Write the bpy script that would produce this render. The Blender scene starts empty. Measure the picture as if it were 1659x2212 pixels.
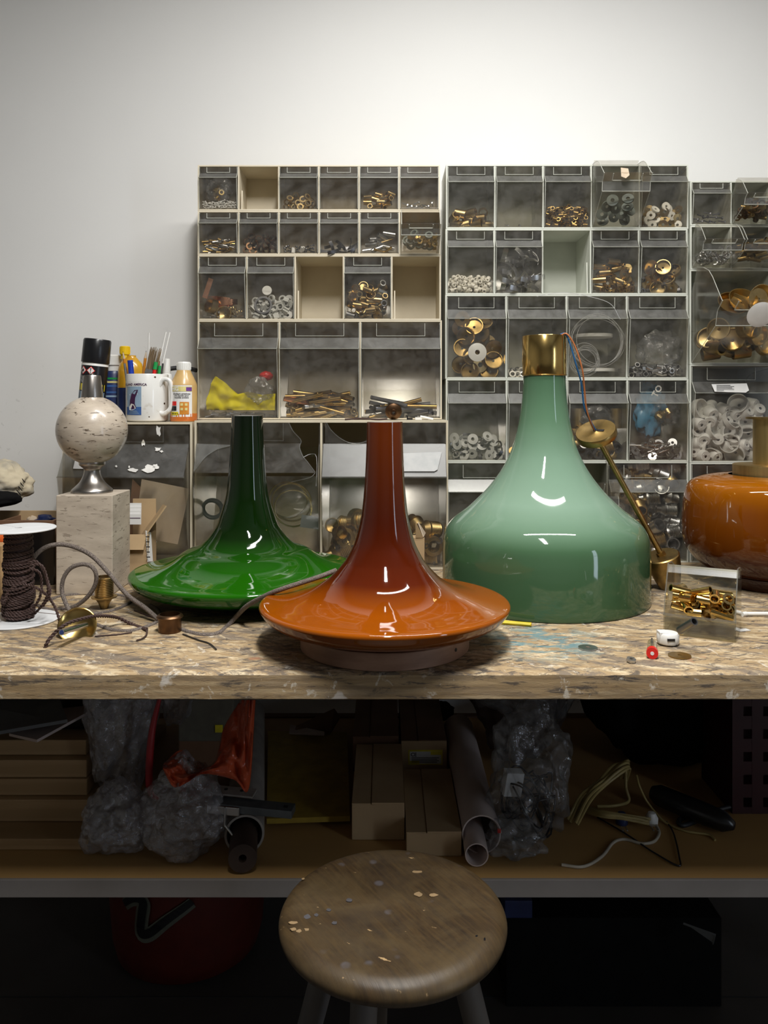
import bpy, bmesh, math, random
from mathutils import Vector, Matrix, Euler, noise as mnoise
PI = math.pi
random.seed(11)
SC = bpy.context.scene
COL = SC.collection
F = 1750.0            # focal length in photo pixels
EYE = 1.309           # eye height above the floor
BENCH = 0.92

# ------------------------------------------------------------------ camera
cam_d = bpy.data.cameras.new('camera')
cam = bpy.data.objects.new('camera', cam_d); COL.objects.link(cam)
cam.location = (0, 0, EYE); cam.rotation_euler = (PI/2, 0, 0)
cam_d.sensor_fit = 'HORIZONTAL'; cam_d.sensor_width = 36.0
cam_d.lens = 36.0*F/1659.0
cam_d.shift_y = -231.0/1659.0
cam_d.clip_start = 0.02
SC.camera = cam
SC.view_settings.view_transform = 'Standard'
SC.view_settings.look = 'None'
SC.view_settings.gamma = 1.0
SC.view_settings.use_curve_mapping = False
SC.view_settings.exposure = 0.0
try:
    SC.cycles.transparent_max_bounces = 28
    SC.cycles.max_bounces = 8
    SC.cycles.caustics_reflective = False
    SC.cycles.caustics_refractive = False
except Exception:
    pass
# ------------------------------------------------------------------ world and lights
world = bpy.data.worlds.new('world'); SC.world = world; world.use_nodes = True
world.node_tree.nodes['Background'].inputs[0].default_value = (0.75, 0.85, 1.0, 1)
world.node_tree.nodes['Background'].inputs[1].default_value = 0.3

def area_light(name, loc, rot, sx, sy, power, color):
    d = bpy.data.lights.new(name, 'AREA'); d.shape = 'RECTANGLE'
    d.size = sx; d.size_y = sy; d.energy = power; d.color = color
    o = bpy.data.objects.new(name, d); COL.objects.link(o)
    o.location = loc; o.rotation_euler = rot
    return o
LAMPS = [((0.36, 1.28, 2.70), 1.15, 0.10, 21.0, (1.0, 0.985, 0.955)),
         ((0.06, 0.38, 2.72), 0.12, 0.80, 49.0, (1.0, 0.985, 0.955))]
for lc, sx, sy, pw, cl in LAMPS:
    area_light('ceiling_tube_light', lc, (0, 0, 0), sx, sy, pw, cl)

# ------------------------------------------------------------------ materials
class NT:
    def __init__(s, name):
        s.m = bpy.data.materials.new(name); s.m.use_nodes = True
        s.t = s.m.node_tree; s.n = s.t.nodes; s.l = s.t.links
        s.b = s.n['Principled BSDF']; s.out = s.n['Material Output']
        s._oc = None
    def add(s, typ, **kw):
        nd = s.n.new(typ)
        for k, v in kw.items(): setattr(nd, k, v)
        return nd
    def link(s, a, b): s.l.new(a, b)
    def oc(s, scale=(1, 1, 1), world=False, rot=(0, 0, 0)):
        if world: src = s.add('ShaderNodeNewGeometry').outputs['Position']
        else: src = s.add('ShaderNodeTexCoord').outputs['Object']
        if tuple(rot) != (0, 0, 0):
            m0 = s.add('ShaderNodeMapping'); m0.inputs['Rotation'].default_value = rot
            s.link(src, m0.inputs['Vector']); src = m0.outputs['Vector']
        mp = s.add('ShaderNodeMapping'); mp.inputs['Scale'].default_value = scale
        s.link(src, mp.inputs['Vector']); return mp.outputs['Vector']
    def noise(s, vec, scale, detail=4, rough=0.55, dist=0.0):
        nd = s.add('ShaderNodeTexNoise')
        s.link(vec, nd.inputs['Vector']); nd.inputs['Scale'].default_value = scale
        nd.inputs['Detail'].default_value = detail; nd.inputs['Roughness'].default_value = rough
        nd.inputs['Distortion'].default_value = dist
        return nd.outputs['Fac']
    def voronoi(s, vec, scale, feature='F1'):
        nd = s.add('ShaderNodeTexVoronoi', feature=feature)
        s.link(vec, nd.inputs['Vector']); nd.inputs['Scale'].default_value = scale
        return nd.outputs['Distance']
    def ramp(s, fac, stops):
        nd = s.add('ShaderNodeValToRGB'); e = nd.color_ramp.elements
        while len(e) < len(stops): e.new(0.5)
        for k, (p, c) in enumerate(stops):
            e[k].position = p
            e[k].color = (c, c, c, 1) if not isinstance(c, tuple) else (*c[:3], 1)
        s.link(fac, nd.inputs['Fac']); return nd.outputs['Color']
    def mix(s, fac, a, b, mode='MIX'):
        nd = s.add('ShaderNodeMix', data_type='RGBA', blend_type=mode)
        for sock, v in ((nd.inputs[0], fac), (nd.inputs[6], a), (nd.inputs[7], b)):
            if isinstance(v, (int, float)): sock.default_value = v
            elif isinstance(v, tuple): sock.default_value = (*v[:3], 1)
            else: s.link(v, sock)
        return nd.outputs[2]
    def math(s, op, a, b=0.0):
        nd = s.add('ShaderNodeMath', operation=op)
        for k, v in enumerate((a, b)):
            if isinstance(v, (int, float)): nd.inputs[k].default_value = v
            else: s.link(v, nd.inputs[k])
        return nd.outputs[0]
    def col(s, c):
        if isinstance(c, tuple): s.b.inputs['Base Color'].default_value = (*c[:3], 1)
        else: s.link(c, s.b.inputs['Base Color'])
    def set(s, **kw):
        names = dict(rough='Roughness', metal='Metallic', coat='Coat Weight', coatr='Coat Roughness', ior='IOR',
                     spec='Specular IOR Level', trans='Transmission Weight', alpha='Alpha', sheen='Sheen Weight', sss='Subsurface Weight')
        for k, v in kw.items():
            i = s.b.inputs[names[k]]
            if isinstance(v, (int, float)): i.default_value = v
            else: s.link(v, i)
    def bump(s, h, strength=0.3, dist=0.002):
        nd = s.add('ShaderNodeBump'); nd.inputs['Strength'].default_value = strength
        nd.inputs['Distance'].default_value = dist
        s.link(h, nd.inputs['Height']); s.link(nd.outputs[0], s.b.inputs['Normal'])

def plain(name, c, rough=0.5, metal=0.0, c2=None, scale=30, stretch=(1, 1, 1), bump=0.0, coat=0.0, amt=(0.35, 0.65), **kw):
    m = NT(name)
    v = m.oc(stretch)
    nz = m.noise(v, scale, 5)
    if c2 is None: c2 = tuple(x*0.75 for x in c)
    m.col(m.mix(m.ramp(nz, [(amt[0], 0.0), (amt[1], 1.0)]), c, c2))
    m.set(rough=rough, metal=metal, coat=coat, **kw)
    if bump: m.bump(nz, bump)
    return m.m

def wall_mat():
    m = NT('painted_wall'); v = m.oc(world=True)
    a = m.noise(v, 1.2, 4); base = m.mix(m.ramp(a, [(0.3, 0.0), (0.7, 1.0)]), (0.79, 0.785, 0.765), (0.74, 0.735, 0.72))
    # scuffs: denser low down beside the cabinets
    sp = m.noise(v, 55, 3, 0.6, 0.4); mask = m.ramp(sp, [(0.64, 0.0), (0.68, 1.0)])
    big = m.noise(v, 5, 3); mask2 = m.ramp(big, [(0.5, 0.0), (0.7, 1.0)])
    sep = m.add('ShaderNodeSeparateXYZ'); m.link(m.add('ShaderNodeNewGeometry').outputs['Position'], sep.inputs[0])
    low = m.ramp(m.math('MULTIPLY', sep.outputs[2], 0.5), [(0.60, 1.0), (0.78, 0.0)])
    f = m.math('MULTIPLY', m.math('MULTIPLY', mask, mask2), low)
    m.col(m.mix(m.math('MULTIPLY', f, 0.6), base, (0.16, 0.15, 0.14)))
    m.set(rough=0.75); m.bump(m.noise(v, 180, 3), 0.08, 0.001)
    return m.m

def bench_mat(edge=False):
    m = NT('bench_edge_wood' if edge else 'worn_bench_wood')
    vs = m.oc((0.30 if edge else 0.42, 1.15, 2.2 if edge else 1.0), world=True, rot=(0, 0, 0.0 if edge else 0.25))
    v = m.oc(world=True)
    grain = m.noise(m.oc((0.6, 14.0, 14.0), world=True), 9, 5, 0.6)
    base = m.mix(m.ramp(grain, [(0.3, 0.0), (0.7, 1.0)]), (0.50, 0.37, 0.215), (0.27, 0.18, 0.09))
    if edge:
        lam = m.add('ShaderNodeTexWave', wave_type='BANDS', bands_direction='Z'); lam.inputs['Scale'].default_value = 26
        lam.inputs['Distortion'].default_value = 2.0
        lam.inputs['Detail Scale'].default_value = 0.6
        m.link(m.oc((0.15, 0.15, 1), world=True), lam.inputs['Vector'])
        base = m.mix(m.math('MULTIPLY', lam.outputs['Fac'], 0.45), m.mix(0.35, base, (0.44, 0.30, 0.15)), (0.20, 0.125, 0.06))
    # pale worn patches, grey paint, dark stains
    w = m.noise(vs, 22 if edge else 40, 9, 0.76, 0.4)
    c = m.mix(m.ramp(w, [(0.5, 0.0), (0.6, 0.95 if not edge else 0.25)]), base, (0.66, 0.54, 0.36))
    g = m.noise(m.oc((0.45, 1.2, 1) if not edge else (0.25, 1, 1.6), world=True, rot=(0, 0, 0.45 if not edge else 0)), 30, 9, 0.76, 0.5)
    c = m.mix(m.ramp(g, [(0.5, 0.0), (0.56, 0.8 if not edge else 0.3)]), c, (0.16, 0.13, 0.105))
    g2 = m.noise(m.oc((0.5, 1.5, 1.3) if not edge else (0.22, 1, 1.3), world=True, rot=(0, 0, -0.4 if not edge else 0)), 52, 7, 0.74, 0.4)
    c = m.mix(m.ramp(g2, [(0.54, 0.0), (0.60, 0.8)]), c, (0.06, 0.052, 0.05))
    g3 = m.noise(m.oc((0.8, 1.2, 1), world=True, rot=(0, 0, 1.3)), 33, 6, 0.7, 0.6)
    c = m.mix(m.ramp(g3, [(0.61, 0.0), (0.66, 0.6)]), c, (0.72, 0.66, 0.56))
    if not edge:
        o = m.noise(v, 19, 5, 0.6); c = m.mix(m.ramp(o, [(0.66, 0.0), (0.72, 0.5)]), c, (0.50, 0.22, 0.12))
        # spilt blue-green paint near the mint shade
        d = m.add('ShaderNodeVectorMath', operation='DISTANCE'); d.inputs[1].default_value = (0.262, 1.335, 0.92)
        m.link(m.add('ShaderNodeNewGeometry').outputs['Position'], d.inputs[0])
        near = m.ramp(d.outputs['Value'], [(0.05, 1.0), (0.13, 0.0)])
        bl = m.ramp(m.noise(m.oc((0.6, 1.3, 1), world=True), 36, 7, 0.7), [(0.47, 0.0), (0.55, 1.0)])
        c = m.mix(m.math('MULTIPLY', m.math('MULTIPLY', near, bl), 0.8), c, (0.10, 0.23, 0.26))
    else:
        sp = m.noise(v, 26, 3, 0.5, 0.4)
        c = m.mix(m.ramp(sp, [(0.68, 0.0), (0.72, 0.8)]), c, (0.68, 0.62, 0.55))
    m.col(c); m.set(rough=0.62, spec=0.3)
    m.bump(m.math('ADD', w, g2), 0.55, 0.0025)
    return m.m

def glass_shade_mat(name, stops, zmax, rough=0.05, streak=0.12):
    """opal cased glass, colour set by height, thickening up the brown and green necks (object z runs 0..zmax)"""
    m = NT(name)
    tc = m.add('ShaderNodeTexCoord'); sep = m.add('ShaderNodeSeparateXYZ'); m.link(tc.outputs['Object'], sep.inputs[0])
    z = m.math('DIVIDE', sep.outputs[2], zmax)
    c = m.ramp(z, stops)
    ring = m.noise(m.oc((1, 1, 0.06)), 90, 3)
    c = m.mix(m.math('MULTIPLY', ring, streak), c, (0.02, 0.01, 0.005))
    m.col(c); m.set(rough=0.5, coat=1.0, coatr=rough, spec=0.0)
    m.bump(m.noise(m.oc(), 9, 2), 0.05, 0.003)
    return m.m

def clear_mat(name, tint=(0.86, 0.85, 0.81), dust=0.10, dcol=(0.55, 0.53, 0.49), vary=0.14, rough=0.07, scale=25, ior=1.45, crinkle=0.0):
    m = NT(name); m.n.remove(m.b)
    tr = m.add('ShaderNodeBsdfTransparent'); tr.inputs[0].default_value = (*tint, 1)
    df = m.add('ShaderNodeBsdfDiffuse'); df.inputs[0].default_value = (*dcol, 1)
    gl = m.add('ShaderNodeBsdfGlossy'); gl.inputs['Roughness'].default_value = rough
    v = m.oc()
    nz = m.noise(v, scale, 5, 0.6, 0.3); sp = m.noise(v, scale*9, 2)
    f = m.math('ADD', dust, m.math('MULTIPLY', m.ramp(nz, [(0.4, 0.0), (0.75, 1.0)]), vary))
    f = m.math('ADD', f, m.math('MULTIPLY', m.ramp(sp, [(0.70, 0.0), (0.76, 1.0)]), 0.35*min(1, dust*8)))
    m1 = m.add('ShaderNodeMixShader'); m.link(f, m1.inputs[0]); m.link(tr.outputs[0], m1.inputs[1]); m.link(df.outputs[0], m1.inputs[2])
    if crinkle:
        bp = m.add('ShaderNodeBump'); bp.inputs['Strength'].default_value = crinkle; bp.inputs['Distance'].default_value = 0.006
        m.link(m.noise(v, scale*1.2, 3, 0.6, 1.2), bp.inputs['Height']); m.link(bp.outputs[0], gl.inputs['Normal']); m.link(bp.outputs[0], df.inputs['Normal'])
    fr = m.add('ShaderNodeFresnel')      # same reflectance on both sides of a thin sheet
    bf = m.add('ShaderNodeNewGeometry').outputs['Backfacing']
    m.link(m.math('ADD', ior, m.math('MULTIPLY', bf, 1.0/ior-ior)), fr.inputs['IOR'])
    m2 = m.add('ShaderNodeMixShader'); m.link(fr.outputs[0], m2.inputs[0]); m.link(m1.outputs[0], m2.inputs[1]); m.link(gl.outputs[0], m2.inputs[2])
    m.link(m2.outputs[0], m.out.inputs[0])
    return m.m

def travertine(name, sc=1.0, holes=1.0):
    m = NT(name); v = m.oc((1, 1, 3.2))
    a = m.noise(v, 14*sc, 6, 0.6)
    c = m.mix(m.ramp(a, [(0.35, 0.0), (0.65, 1.0)]), (0.56, 0.48, 0.385), (0.40, 0.335, 0.265))
    h = m.noise(m.oc((1, 1, 4.5)), 48*sc, 4, 0.6, 0.5)
    hm = m.ramp(h, [(0.60, 0.0), (0.64, holes)])
    c = m.mix(hm, c, (0.10, 0.07, 0.045)); m.col(c); m.set(rough=0.32 if holes > 0.5 else 0.6, coat=0.35 if holes > 0.5 else 0, coatr=0.12)
    m.bump(m.math('SUBTRACT', 1.0, hm), 0.4, 0.002)
    return m.m

def seat_wood():
    m = NT('stool_seat_wood')
    v = m.oc((1.0, 11.0, 1.0), rot=(0, 0, 1.0))
    g = m.noise(v, 16, 6, 0.65, 0.3)
    c = m.mix(m.ramp(g, [(0.3, 0.0), (0.7, 1.0)]), (0.070, 0.042, 0.017), (0.022, 0.013, 0.006))
    a = m.noise(m.oc(), 11, 6, 0.65, 0.4)
    c = m.mix(m.ramp(a, [(0.4, 0.0), (0.68, 0.85)]), c, (0.088, 0.060, 0.028))
    d = m.noise(m.oc(), 6, 5, 0.6); c = m.mix(m.ramp(d, [(0.5, 0.0), (0.68, 0.75)]), c, (0.034, 0.024, 0.017))
    s = m.noise(m.oc((1, 2.5, 1), rot=(0, 0, 0.4)), 38, 4, 0.6)
    c = m.mix(m.ramp(s, [(0.70, 0.0), (0.74, 0.8)]), c, (0.50, 0.33, 0.16))
    b = m.voronoi(m.oc(), 26); c = m.mix(m.math('MULTIPLY', m.ramp(b, [(0.12, 1.0), (0.2, 0.0)]), m.ramp(d, [(0.50, 0.0), (0.56, 0.5)])), c, (0.11, 0.105, 0.12))
    m.col(c); m.set(rough=m.math('ADD', 0.36, m.math('MULTIPLY', g, 0.22)), spec=0.4)
    m.bump(g, 0.3, 0.001)
    return m.m

def brass_mat(name, c=(0.60, 0.44, 0.205), dark=(0.27, 0.19, 0.09), rough=0.24, scale=18, stretch=(1, 1, 1), amt=(0.45, 0.8)):
    m = NT(name); nz = m.noise(m.oc(stretch), scale, 5, 0.6)
    f = m.ramp(nz, [(amt[0], 0.0), (amt[1], 1.0)])
    m.col(m.mix(f, c, dark)); m.set(metal=1.0, rough=m.math('ADD', rough, m.math('MULTIPLY', nz, 0.15)))
    return m.m

def emis(name, c, s):
    m = NT(name); m.col((0, 0, 0)); m.b.inputs['Emission Color'].default_value = (*c, 1); m.b.inputs['Emission Strength'].default_value = s
    return m.m

MT = {}
MT['wall'] = wall_mat()
MT['room'] = plain('room_paint', (0.42, 0.41, 0.39), 0.8, scale=2, c2=(0.36, 0.35, 0.33))
MT['ceiling'] = plain('ceiling_paint', (0.62, 0.61, 0.59), 0.8, scale=2, c2=(0.56, 0.55, 0.53))
def floor_mat():
    m = NT('dark_floor'); v = m.oc(world=True)
    a = m.noise(v, 7, 5); c = m.mix(a, (0.030, 0.026, 0.023), (0.060, 0.052, 0.046)); m.col(c); m.set(rough=0.6)
    return m.m
MT['floor'] = floor_mat()
MT['bench'] = bench_mat(); MT['bench_edge'] = bench_mat(True)
MT['house_beige'] = plain('beige_plastic', (0.66, 0.59, 0.45), 0.45, c2=(0.60, 0.53, 0.40), scale=12)
MT['house_grey'] = plain('pale_green_grey_plastic', (0.64, 0.655, 0.58), 0.45, c2=(0.58, 0.595, 0.52), scale=12)
MT['bin'] = clear_mat('smoky_clear_plastic', (0.93, 0.917, 0.89), 0.018, (0.50, 0.49, 0.47), 0.07, 0.15)
MT['bin_lip'] = clear_mat('milky_clear_plastic', (0.9, 0.9, 0.87), 0.07, (0.42, 0.42, 0.42), 0.10, 0.30)
MT['bin_edge'] = clear_mat('bin_edge_plastic', (0.9, 0.9, 0.86), 0.42, (0.72, 0.73, 0.66), 0.1, 0.25)
MT['clear'] = clear_mat('clear_plastic', (0.94, 0.93, 0.86), 0.03, (0.7, 0.68, 0.6), 0.05)
MT['film'] = clear_mat('plastic_film', (0.86, 0.86, 0.88), 0.17, (0.60, 0.57, 0.57), 0.32, 0.10, 60, 1.9, 0.7)
MT['bag'] = clear_mat('clear_bag_film', (0.86, 0.87, 0.88), 0.05, (0.55, 0.55, 0.56), 0.20, 0.10, 34, 1.7, 1.0)
MT['orange_film'] = clear_mat('orange_bag_film', (0.75, 0.22, 0.12), 0.62, (0.75, 0.13, 0.05), 0.25, 0.20, 30, 1.5, 0.8)
MT['brass'] = brass_mat('brass')
MT['brass_pol'] = brass_mat('polished_brass', (0.80, 0.56, 0.20), (0.50, 0.31, 0.09), 0.10, 14)
MT['brass_dark'] = brass_mat('tarnished_brass', (0.42, 0.28, 0.10), (0.13, 0.09, 0.04), 0.28, 30)
MT['brass_brush'] = brass_mat('brushed_brass', (0.55, 0.40, 0.18), (0.33, 0.22, 0.09), 0.33, 60, (1, 1, 0.1))
MT['bronze'] = brass_mat('brown_bronze', (0.17, 0.095, 0.05), (0.09, 0.05, 0.03), 0.30)
MT['copper'] = brass_mat('copper', (0.80, 0.37, 0.20), (0.42, 0.18, 0.09), 0.2)
MT['nickel'] = brass_mat('brushed_nickel', (0.40, 0.37, 0.34), (0.28, 0.26, 0.24), 0.24, 50, (1, 1, 0.15))
MT['chrome'] = brass_mat('bright_chrome', (0.85, 0.85, 0.86), (0.7, 0.7, 0.72), 0.12)
MT['wire'] = plain('bare_wire', (0.62, 0.62, 0.60), 0.35, 0.3)
MT['card_grey'] = plain('grey_green_board', (0.15, 0.135, 0.10), 0.7)
MT['steel'] = brass_mat('zinc_steel', (0.62, 0.62, 0.62), (0.32, 0.32, 0.33), 0.25)
MT['dark_steel'] = brass_mat('dark_steel', (0.20, 0.20, 0.21), (0.08, 0.08, 0.09), 0.35)
MT['alu'] = plain('painted_grey_edge', (0.26, 0.235, 0.22), 0.5, c2=(0.21, 0.19, 0.175), scale=6)
MT['bracket'] = plain('grey_steel_bracket', (0.17, 0.19, 0.20), 0.35, 0.6)
MT['white'] = plain('white_plastic', (0.80, 0.79, 0.76), 0.35, c2=(0.72, 0.71, 0.67))
MT['spoolwhite'] = plain('spool_white', (0.72, 0.73, 0.74), 0.4, c2=(0.68, 0.69, 0.70), scale=6)
MT['ceramic'] = plain('cream_ceramic', (0.80, 0.77, 0.68), 0.35, c2=(0.70, 0.67, 0.58))
MT['translucent'] = plain('milky_plastic', (0.62, 0.62, 0.58), 0.4, c2=(0.50, 0.50, 0.47))
MT['rubber'] = plain('black_rubber', (0.025, 0.025, 0.027), 0.5)
MT['greenrubber'] = plain('grey_green_rubber', (0.16, 0.18, 0.15), 0.6)
MT['black'] = plain('black_plastic', (0.012, 0.012, 0.014), 0.28)
MT['blackcloth'] = plain('black_cloth', (0.008, 0.008, 0.008), 0.9, spec=0.1)
MT['blacksheet'] = plain('black_lacquer', (0.010, 0.009, 0.009), 0.22)
MT['card'] = plain('brown_cardboard', (0.47, 0.33, 0.18), 0.8, c2=(0.40, 0.27, 0.145), scale=9)
MT['card_dark'] = plain('red_brown_cardboard', (0.20, 0.105, 0.055), 0.75, c2=(0.15, 0.075, 0.04), scale=9)
MT['card_pale'] = plain('pale_board', (0.50, 0.40, 0.29), 0.75, c2=(0.45, 0.35, 0.25), scale=6)
MT['woodring'] = plain('pink_beech_wood', (0.36, 0.205, 0.13), 0.55, c2=(0.24, 0.125, 0.075), scale=14, stretch=(1, 1, 4), bump=0.1)
MT['plank'] = plain('pine_plank', (0.46, 0.30, 0.15), 0.6, c2=(0.35, 0.22, 0.10), scale=6, stretch=(0.4, 2, 8))
MT['mdf'] = plain('shelf_board', (0.50, 0.30, 0.11), 0.55, c2=(0.42, 0.245, 0.09), scale=5, stretch=(0.3, 1, 1))
MT['greyboard'] = plain('grey_board', (0.15, 0.16, 0.16), 0.7, c2=(0.12, 0.125, 0.13), scale=8)
MT['legwood'] = plain('grey_painted_leg', (0.085, 0.08, 0.078), 0.6, c2=(0.13, 0.11, 0.09), scale=20, stretch=(1, 1, 0.2))
MT['cord'] = None
MT['paper'] = plain('white_paper', (0.78, 0.77, 0.75), 0.7, c2=(0.73, 0.72, 0.70), scale=5)
MT['dullpaper'] = plain('dull_paper', (0.50, 0.50, 0.49), 0.8, c2=(0.40, 0.41, 0.41), scale=30)
MT['roll'] = plain('paper_roll', (0.60, 0.50, 0.46), 0.7, c2=(0.55, 0.45, 0.41), scale=5)
MT['tubegrey'] = plain('grey_cardboard_tube', (0.36, 0.32, 0.28), 0.6)
MT['darktube'] = plain('dark_brown_tube', (0.055, 0.032, 0.022), 0.6)
MT['yellow'] = plain('yellow_plastic', (0.80, 0.55, 0.015), 0.35, c2=(0.74, 0.48, 0.01))
MT['yellowcloth'] = plain('yellow_cloth', (0.82, 0.72, 0.01), 0.85, c2=(0.70, 0.58, 0.01), scale=15)
MT['amberplastic'] = plain('amber_plastic', (0.62, 0.34, 0.02), 0.25, c2=(0.5, 0.25, 0.015), coat=0.5)
MT['waxliquid'] = plain('translucent_bottle', (0.62, 0.41, 0.17), 0.3, c2=(0.56, 0.36, 0.14), coat=0.4)
MT['orangeliquid'] = plain('orange_wax', (0.60, 0.17, 0.03), 0.3, c2=(0.52, 0.13, 0.02), coat=0.4)
MT['redtub'] = plain('dark_red_plastic', (0.09, 0.010, 0.005), 0.5, c2=(0.07, 0.008, 0.004))
MT['crate'] = plain('crimson_plastic', (0.035, 0.003, 0.005), 0.45)
MT['red'] = plain('red_plastic', (0.75, 0.02, 0.015), 0.3)
MT['darkred'] = plain('red_strap', (0.34, 0.012, 0.015), 0.5)
MT['orange'] = plain('orange_plastic', (0.72, 0.13, 0.02), 0.4)
MT['blue'] = plain('blue_plastic', (0.015, 0.05, 0.42), 0.3)
MT['navy'] = plain('navy_print', (0.02, 0.035, 0.12), 0.35)
MT['green'] = plain('green_plastic', (0.02, 0.33, 0.08), 0.3)
MT['purple'] = plain('purple_print', (0.18, 0.05, 0.30), 0.4)
MT['magenta'] = plain('dark_plum_print', (0.055, 0.012, 0.06), 0.4)
MT['skyblue'] = plain('pale_blue_print', (0.30, 0.42, 0.55), 0.4)
MT['seablue'] = plain('sea_blue_print', (0.05, 0.13, 0.36), 0.4)
MT['lemon'] = plain('pale_yellow_print', (0.78, 0.68, 0.28), 0.4)
MT['wirebl'] = plain('blue_wire', (0.02, 0.12, 0.30), 0.4)
MT['wireor'] = plain('orange_wire', (0.50, 0.16, 0.05), 0.4)
MT['flexwhite'] = plain('grey_white_flex', (0.52, 0.47, 0.38), 0.45)
MT['flexyellow'] = plain('yellowed_flex', (0.42, 0.32, 0.12), 0.45)
MT['pencil'] = plain('pencil_orange', (0.68, 0.26, 0.03), 0.4)
MT['bristle'] = plain('brush_bristles', (0.27, 0.18, 0.09), 0.8, c2=(0.13, 0.09, 0.05), scale=90, stretch=(1, 1, 0.05), bump=0.5)
MT['mug'] = plain('glazed_mug', (0.76, 0.75, 0.72), 0.25, c2=(0.55, 0.50, 0.42), scale=24, amt=(0.62, 0.70), coat=0.6)
MT['canvas'] = plain('beige_canvas', (0.52, 0.45, 0.32), 0.9, c2=(0.24, 0.23, 0.21), scale=22, amt=(0.45, 0.72), bump=0.3)
MT['bluebag'] = plain('blue_printed_film', (0.08, 0.28, 0.48), 0.3, c2=(0.13, 0.35, 0.55))
MT['envyellow'] = plain('yellow_envelope', (0.42, 0.28, 0.035), 0.6)
MT['labelyellow'] = plain('label_yellow', (0.80, 0.66, 0.03), 0.5)
MT['greypaint'] = plain('grey_green_paint', (0.12, 0.13, 0.10), 0.6)
MT['trav'] = travertine('travertine_polished'); MT['travblock'] = travertine('travertine_honed', 0.8, 0.45)
MT['seat'] = seat_wood()
MT['paintwhite'] = plain('white_paint_splash', (0.78, 0.76, 0.72), 0.6)
MT['brownglass'] = glass_shade_mat('amber_brown_glass', [(0.0, (0.13, 0.024, 0.001)), (0.17, (0.30, 0.073, 0.001)), (0.24, (0.26, 0.055, 0.001)), (0.33, (0.085, 0.010, 0.001)), (0.6, (0.055, 0.0065, 0.001)), (1.0, (0.115, 0.019, 0.001))], 0.34)
MT['greenglass'] = glass_shade_mat('bottle_green_glass', [(0.0, (0.006, 0.06, 0.001)), (0.13, (0.010, 0.115, 0.001)), (0.22, (0.008, 0.085, 0.001)), (0.36, (0.002, 0.016, 0.001)), (1.0, (0.0015, 0.006, 0.0015))], 0.36)
MT['mintglass'] = glass_shade_mat('mint_opal_glass', [(0.0, (0.045, 0.10, 0.045)), (0.28, (0.065, 0.14, 0.07)), (0.44, (0.21, 0.32, 0.235)), (0.62, (0.18, 0.29, 0.205)), (0.8, (0.11, 0.21, 0.125)), (1.0, (0.06, 0.13, 0.07))], 0.45, 0.05, 0.04)  # room's reflection painted into the pale middle, shade into the darker foot
MT['orangeglass'] = glass_shade_mat('burnt_orange_glass', [(0.0, (0.05, 0.010, 0.001)), (0.2, (0.055, 0.011, 0.001)), (0.7, (0.17, 0.042, 0.001)), (1.0, (0.34, 0.105, 0.002))], 0.24)
MT['whiteglass'] = plain('white_opal_glass', (0.8, 0.78, 0.74), 0.2)

def cord_mat():
    m = NT('speckled_fabric_cord'); v = m.oc()
    a = m.noise(v, 900, 2); m.col(m.mix(m.ramp(a, [(0.42, 0.0), (0.6, 1.0)]), (0.055, 0.040, 0.034), (0.235, 0.195, 0.165)))
    m.set(rough=0.85); m.bump(a, 0.5, 0.0006); return m.m
MT['cord'] = cord_mat()
MT['twist'] = plain('brown_twisted_cord', (0.040, 0.019, 0.015), 0.7, c2=(0.065, 0.034, 0.028), scale=700, bump=0.3)

# ------------------------------------------------------------------ geometry helpers (verts, faces) in world metres
def P(px, py, d): return Vector(((px-829.5)*d/F, d, EYE-(py-875.0)*d/F))
def B(px, py, h=0.0):                       # a point standing on the bench
    d = F*(EYE-BENCH-h)/(py-875.0); return Vector(((px-829.5)*d/F, d, BENCH+h))
SHELF = 0.501
def S(px, py, h=0.0):                       # a point on the lower shelf
    d = F*(EYE-SHELF-h)/(py-875.0); return Vector(((px-829.5)*d/F, d, SHELF+h))

def join(*gs):
    V, Fc = [], []
    for v, f in gs:
        o = len(V); V += [Vector(p) for p in v]; Fc += [tuple(i+o for i in q) for q in f]
    return V, Fc
def xf(g, mat):
    return [mat @ Vector(p) for p in g[0]], g[1]
def box(x0, x1, y0, y1, z0, z1):
    v = [(x0,y0,z0),(x1,y0,z0),(x1,y1,z0),(x0,y1,z0),(x0,y0,z1),(x1,y0,z1),(x1,y1,z1),(x0,y1,z1)]
    return v, [(0,3,2,1),(4,5,6,7),(0,1,5,4),(1,2,6,5),(2,3,7,6),(3,0,4,7)]
def cbox(c, s, rot=None):
    g = box(-s[0]/2, s[0]/2, -s[1]/2, s[1]/2, -s[2]/2, s[2]/2)
    m = Matrix.Translation(Vector(c))
    if rot: m = m @ Euler(rot).to_matrix().to_4x4()
    return xf(g, m)
def lathe(prof, n=32, c=(0, 0, 0), closed=False):
    V, Fc = [], []; k = len(prof)
    for i in range(n):
        a = 2*PI*i/n; ca, sa = math.cos(a), math.sin(a)
        for r, z in prof: V.append((c[0]+r*ca, c[1]+r*sa, c[2]+z))
    for i in range(n):
        j = (i+1) % n
        for q in range(k-1 if not closed else k):
            q2 = (q+1) % k
            Fc.append((i*k+q, j*k+q, j*k+q2, i*k+q2))
    if not closed:
        if prof[0][0] > 1e-6: Fc.append(tuple(i*k for i in range(n))[::-1])
        if prof[-1][0] > 1e-6: Fc.append(tuple(i*k+k-1 for i in range(n)))
    return V, Fc
def cyl(r, z0, z1, n=16, c=(0, 0, 0)): return lathe([(r, z0), (r, z1)], n, c)
def pipe(r, ri, z0, z1, n=14, c=(0, 0, 0)): return lathe([(ri, z0), (r, z0), (r, z1), (ri, z1)], n, c, True)
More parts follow.
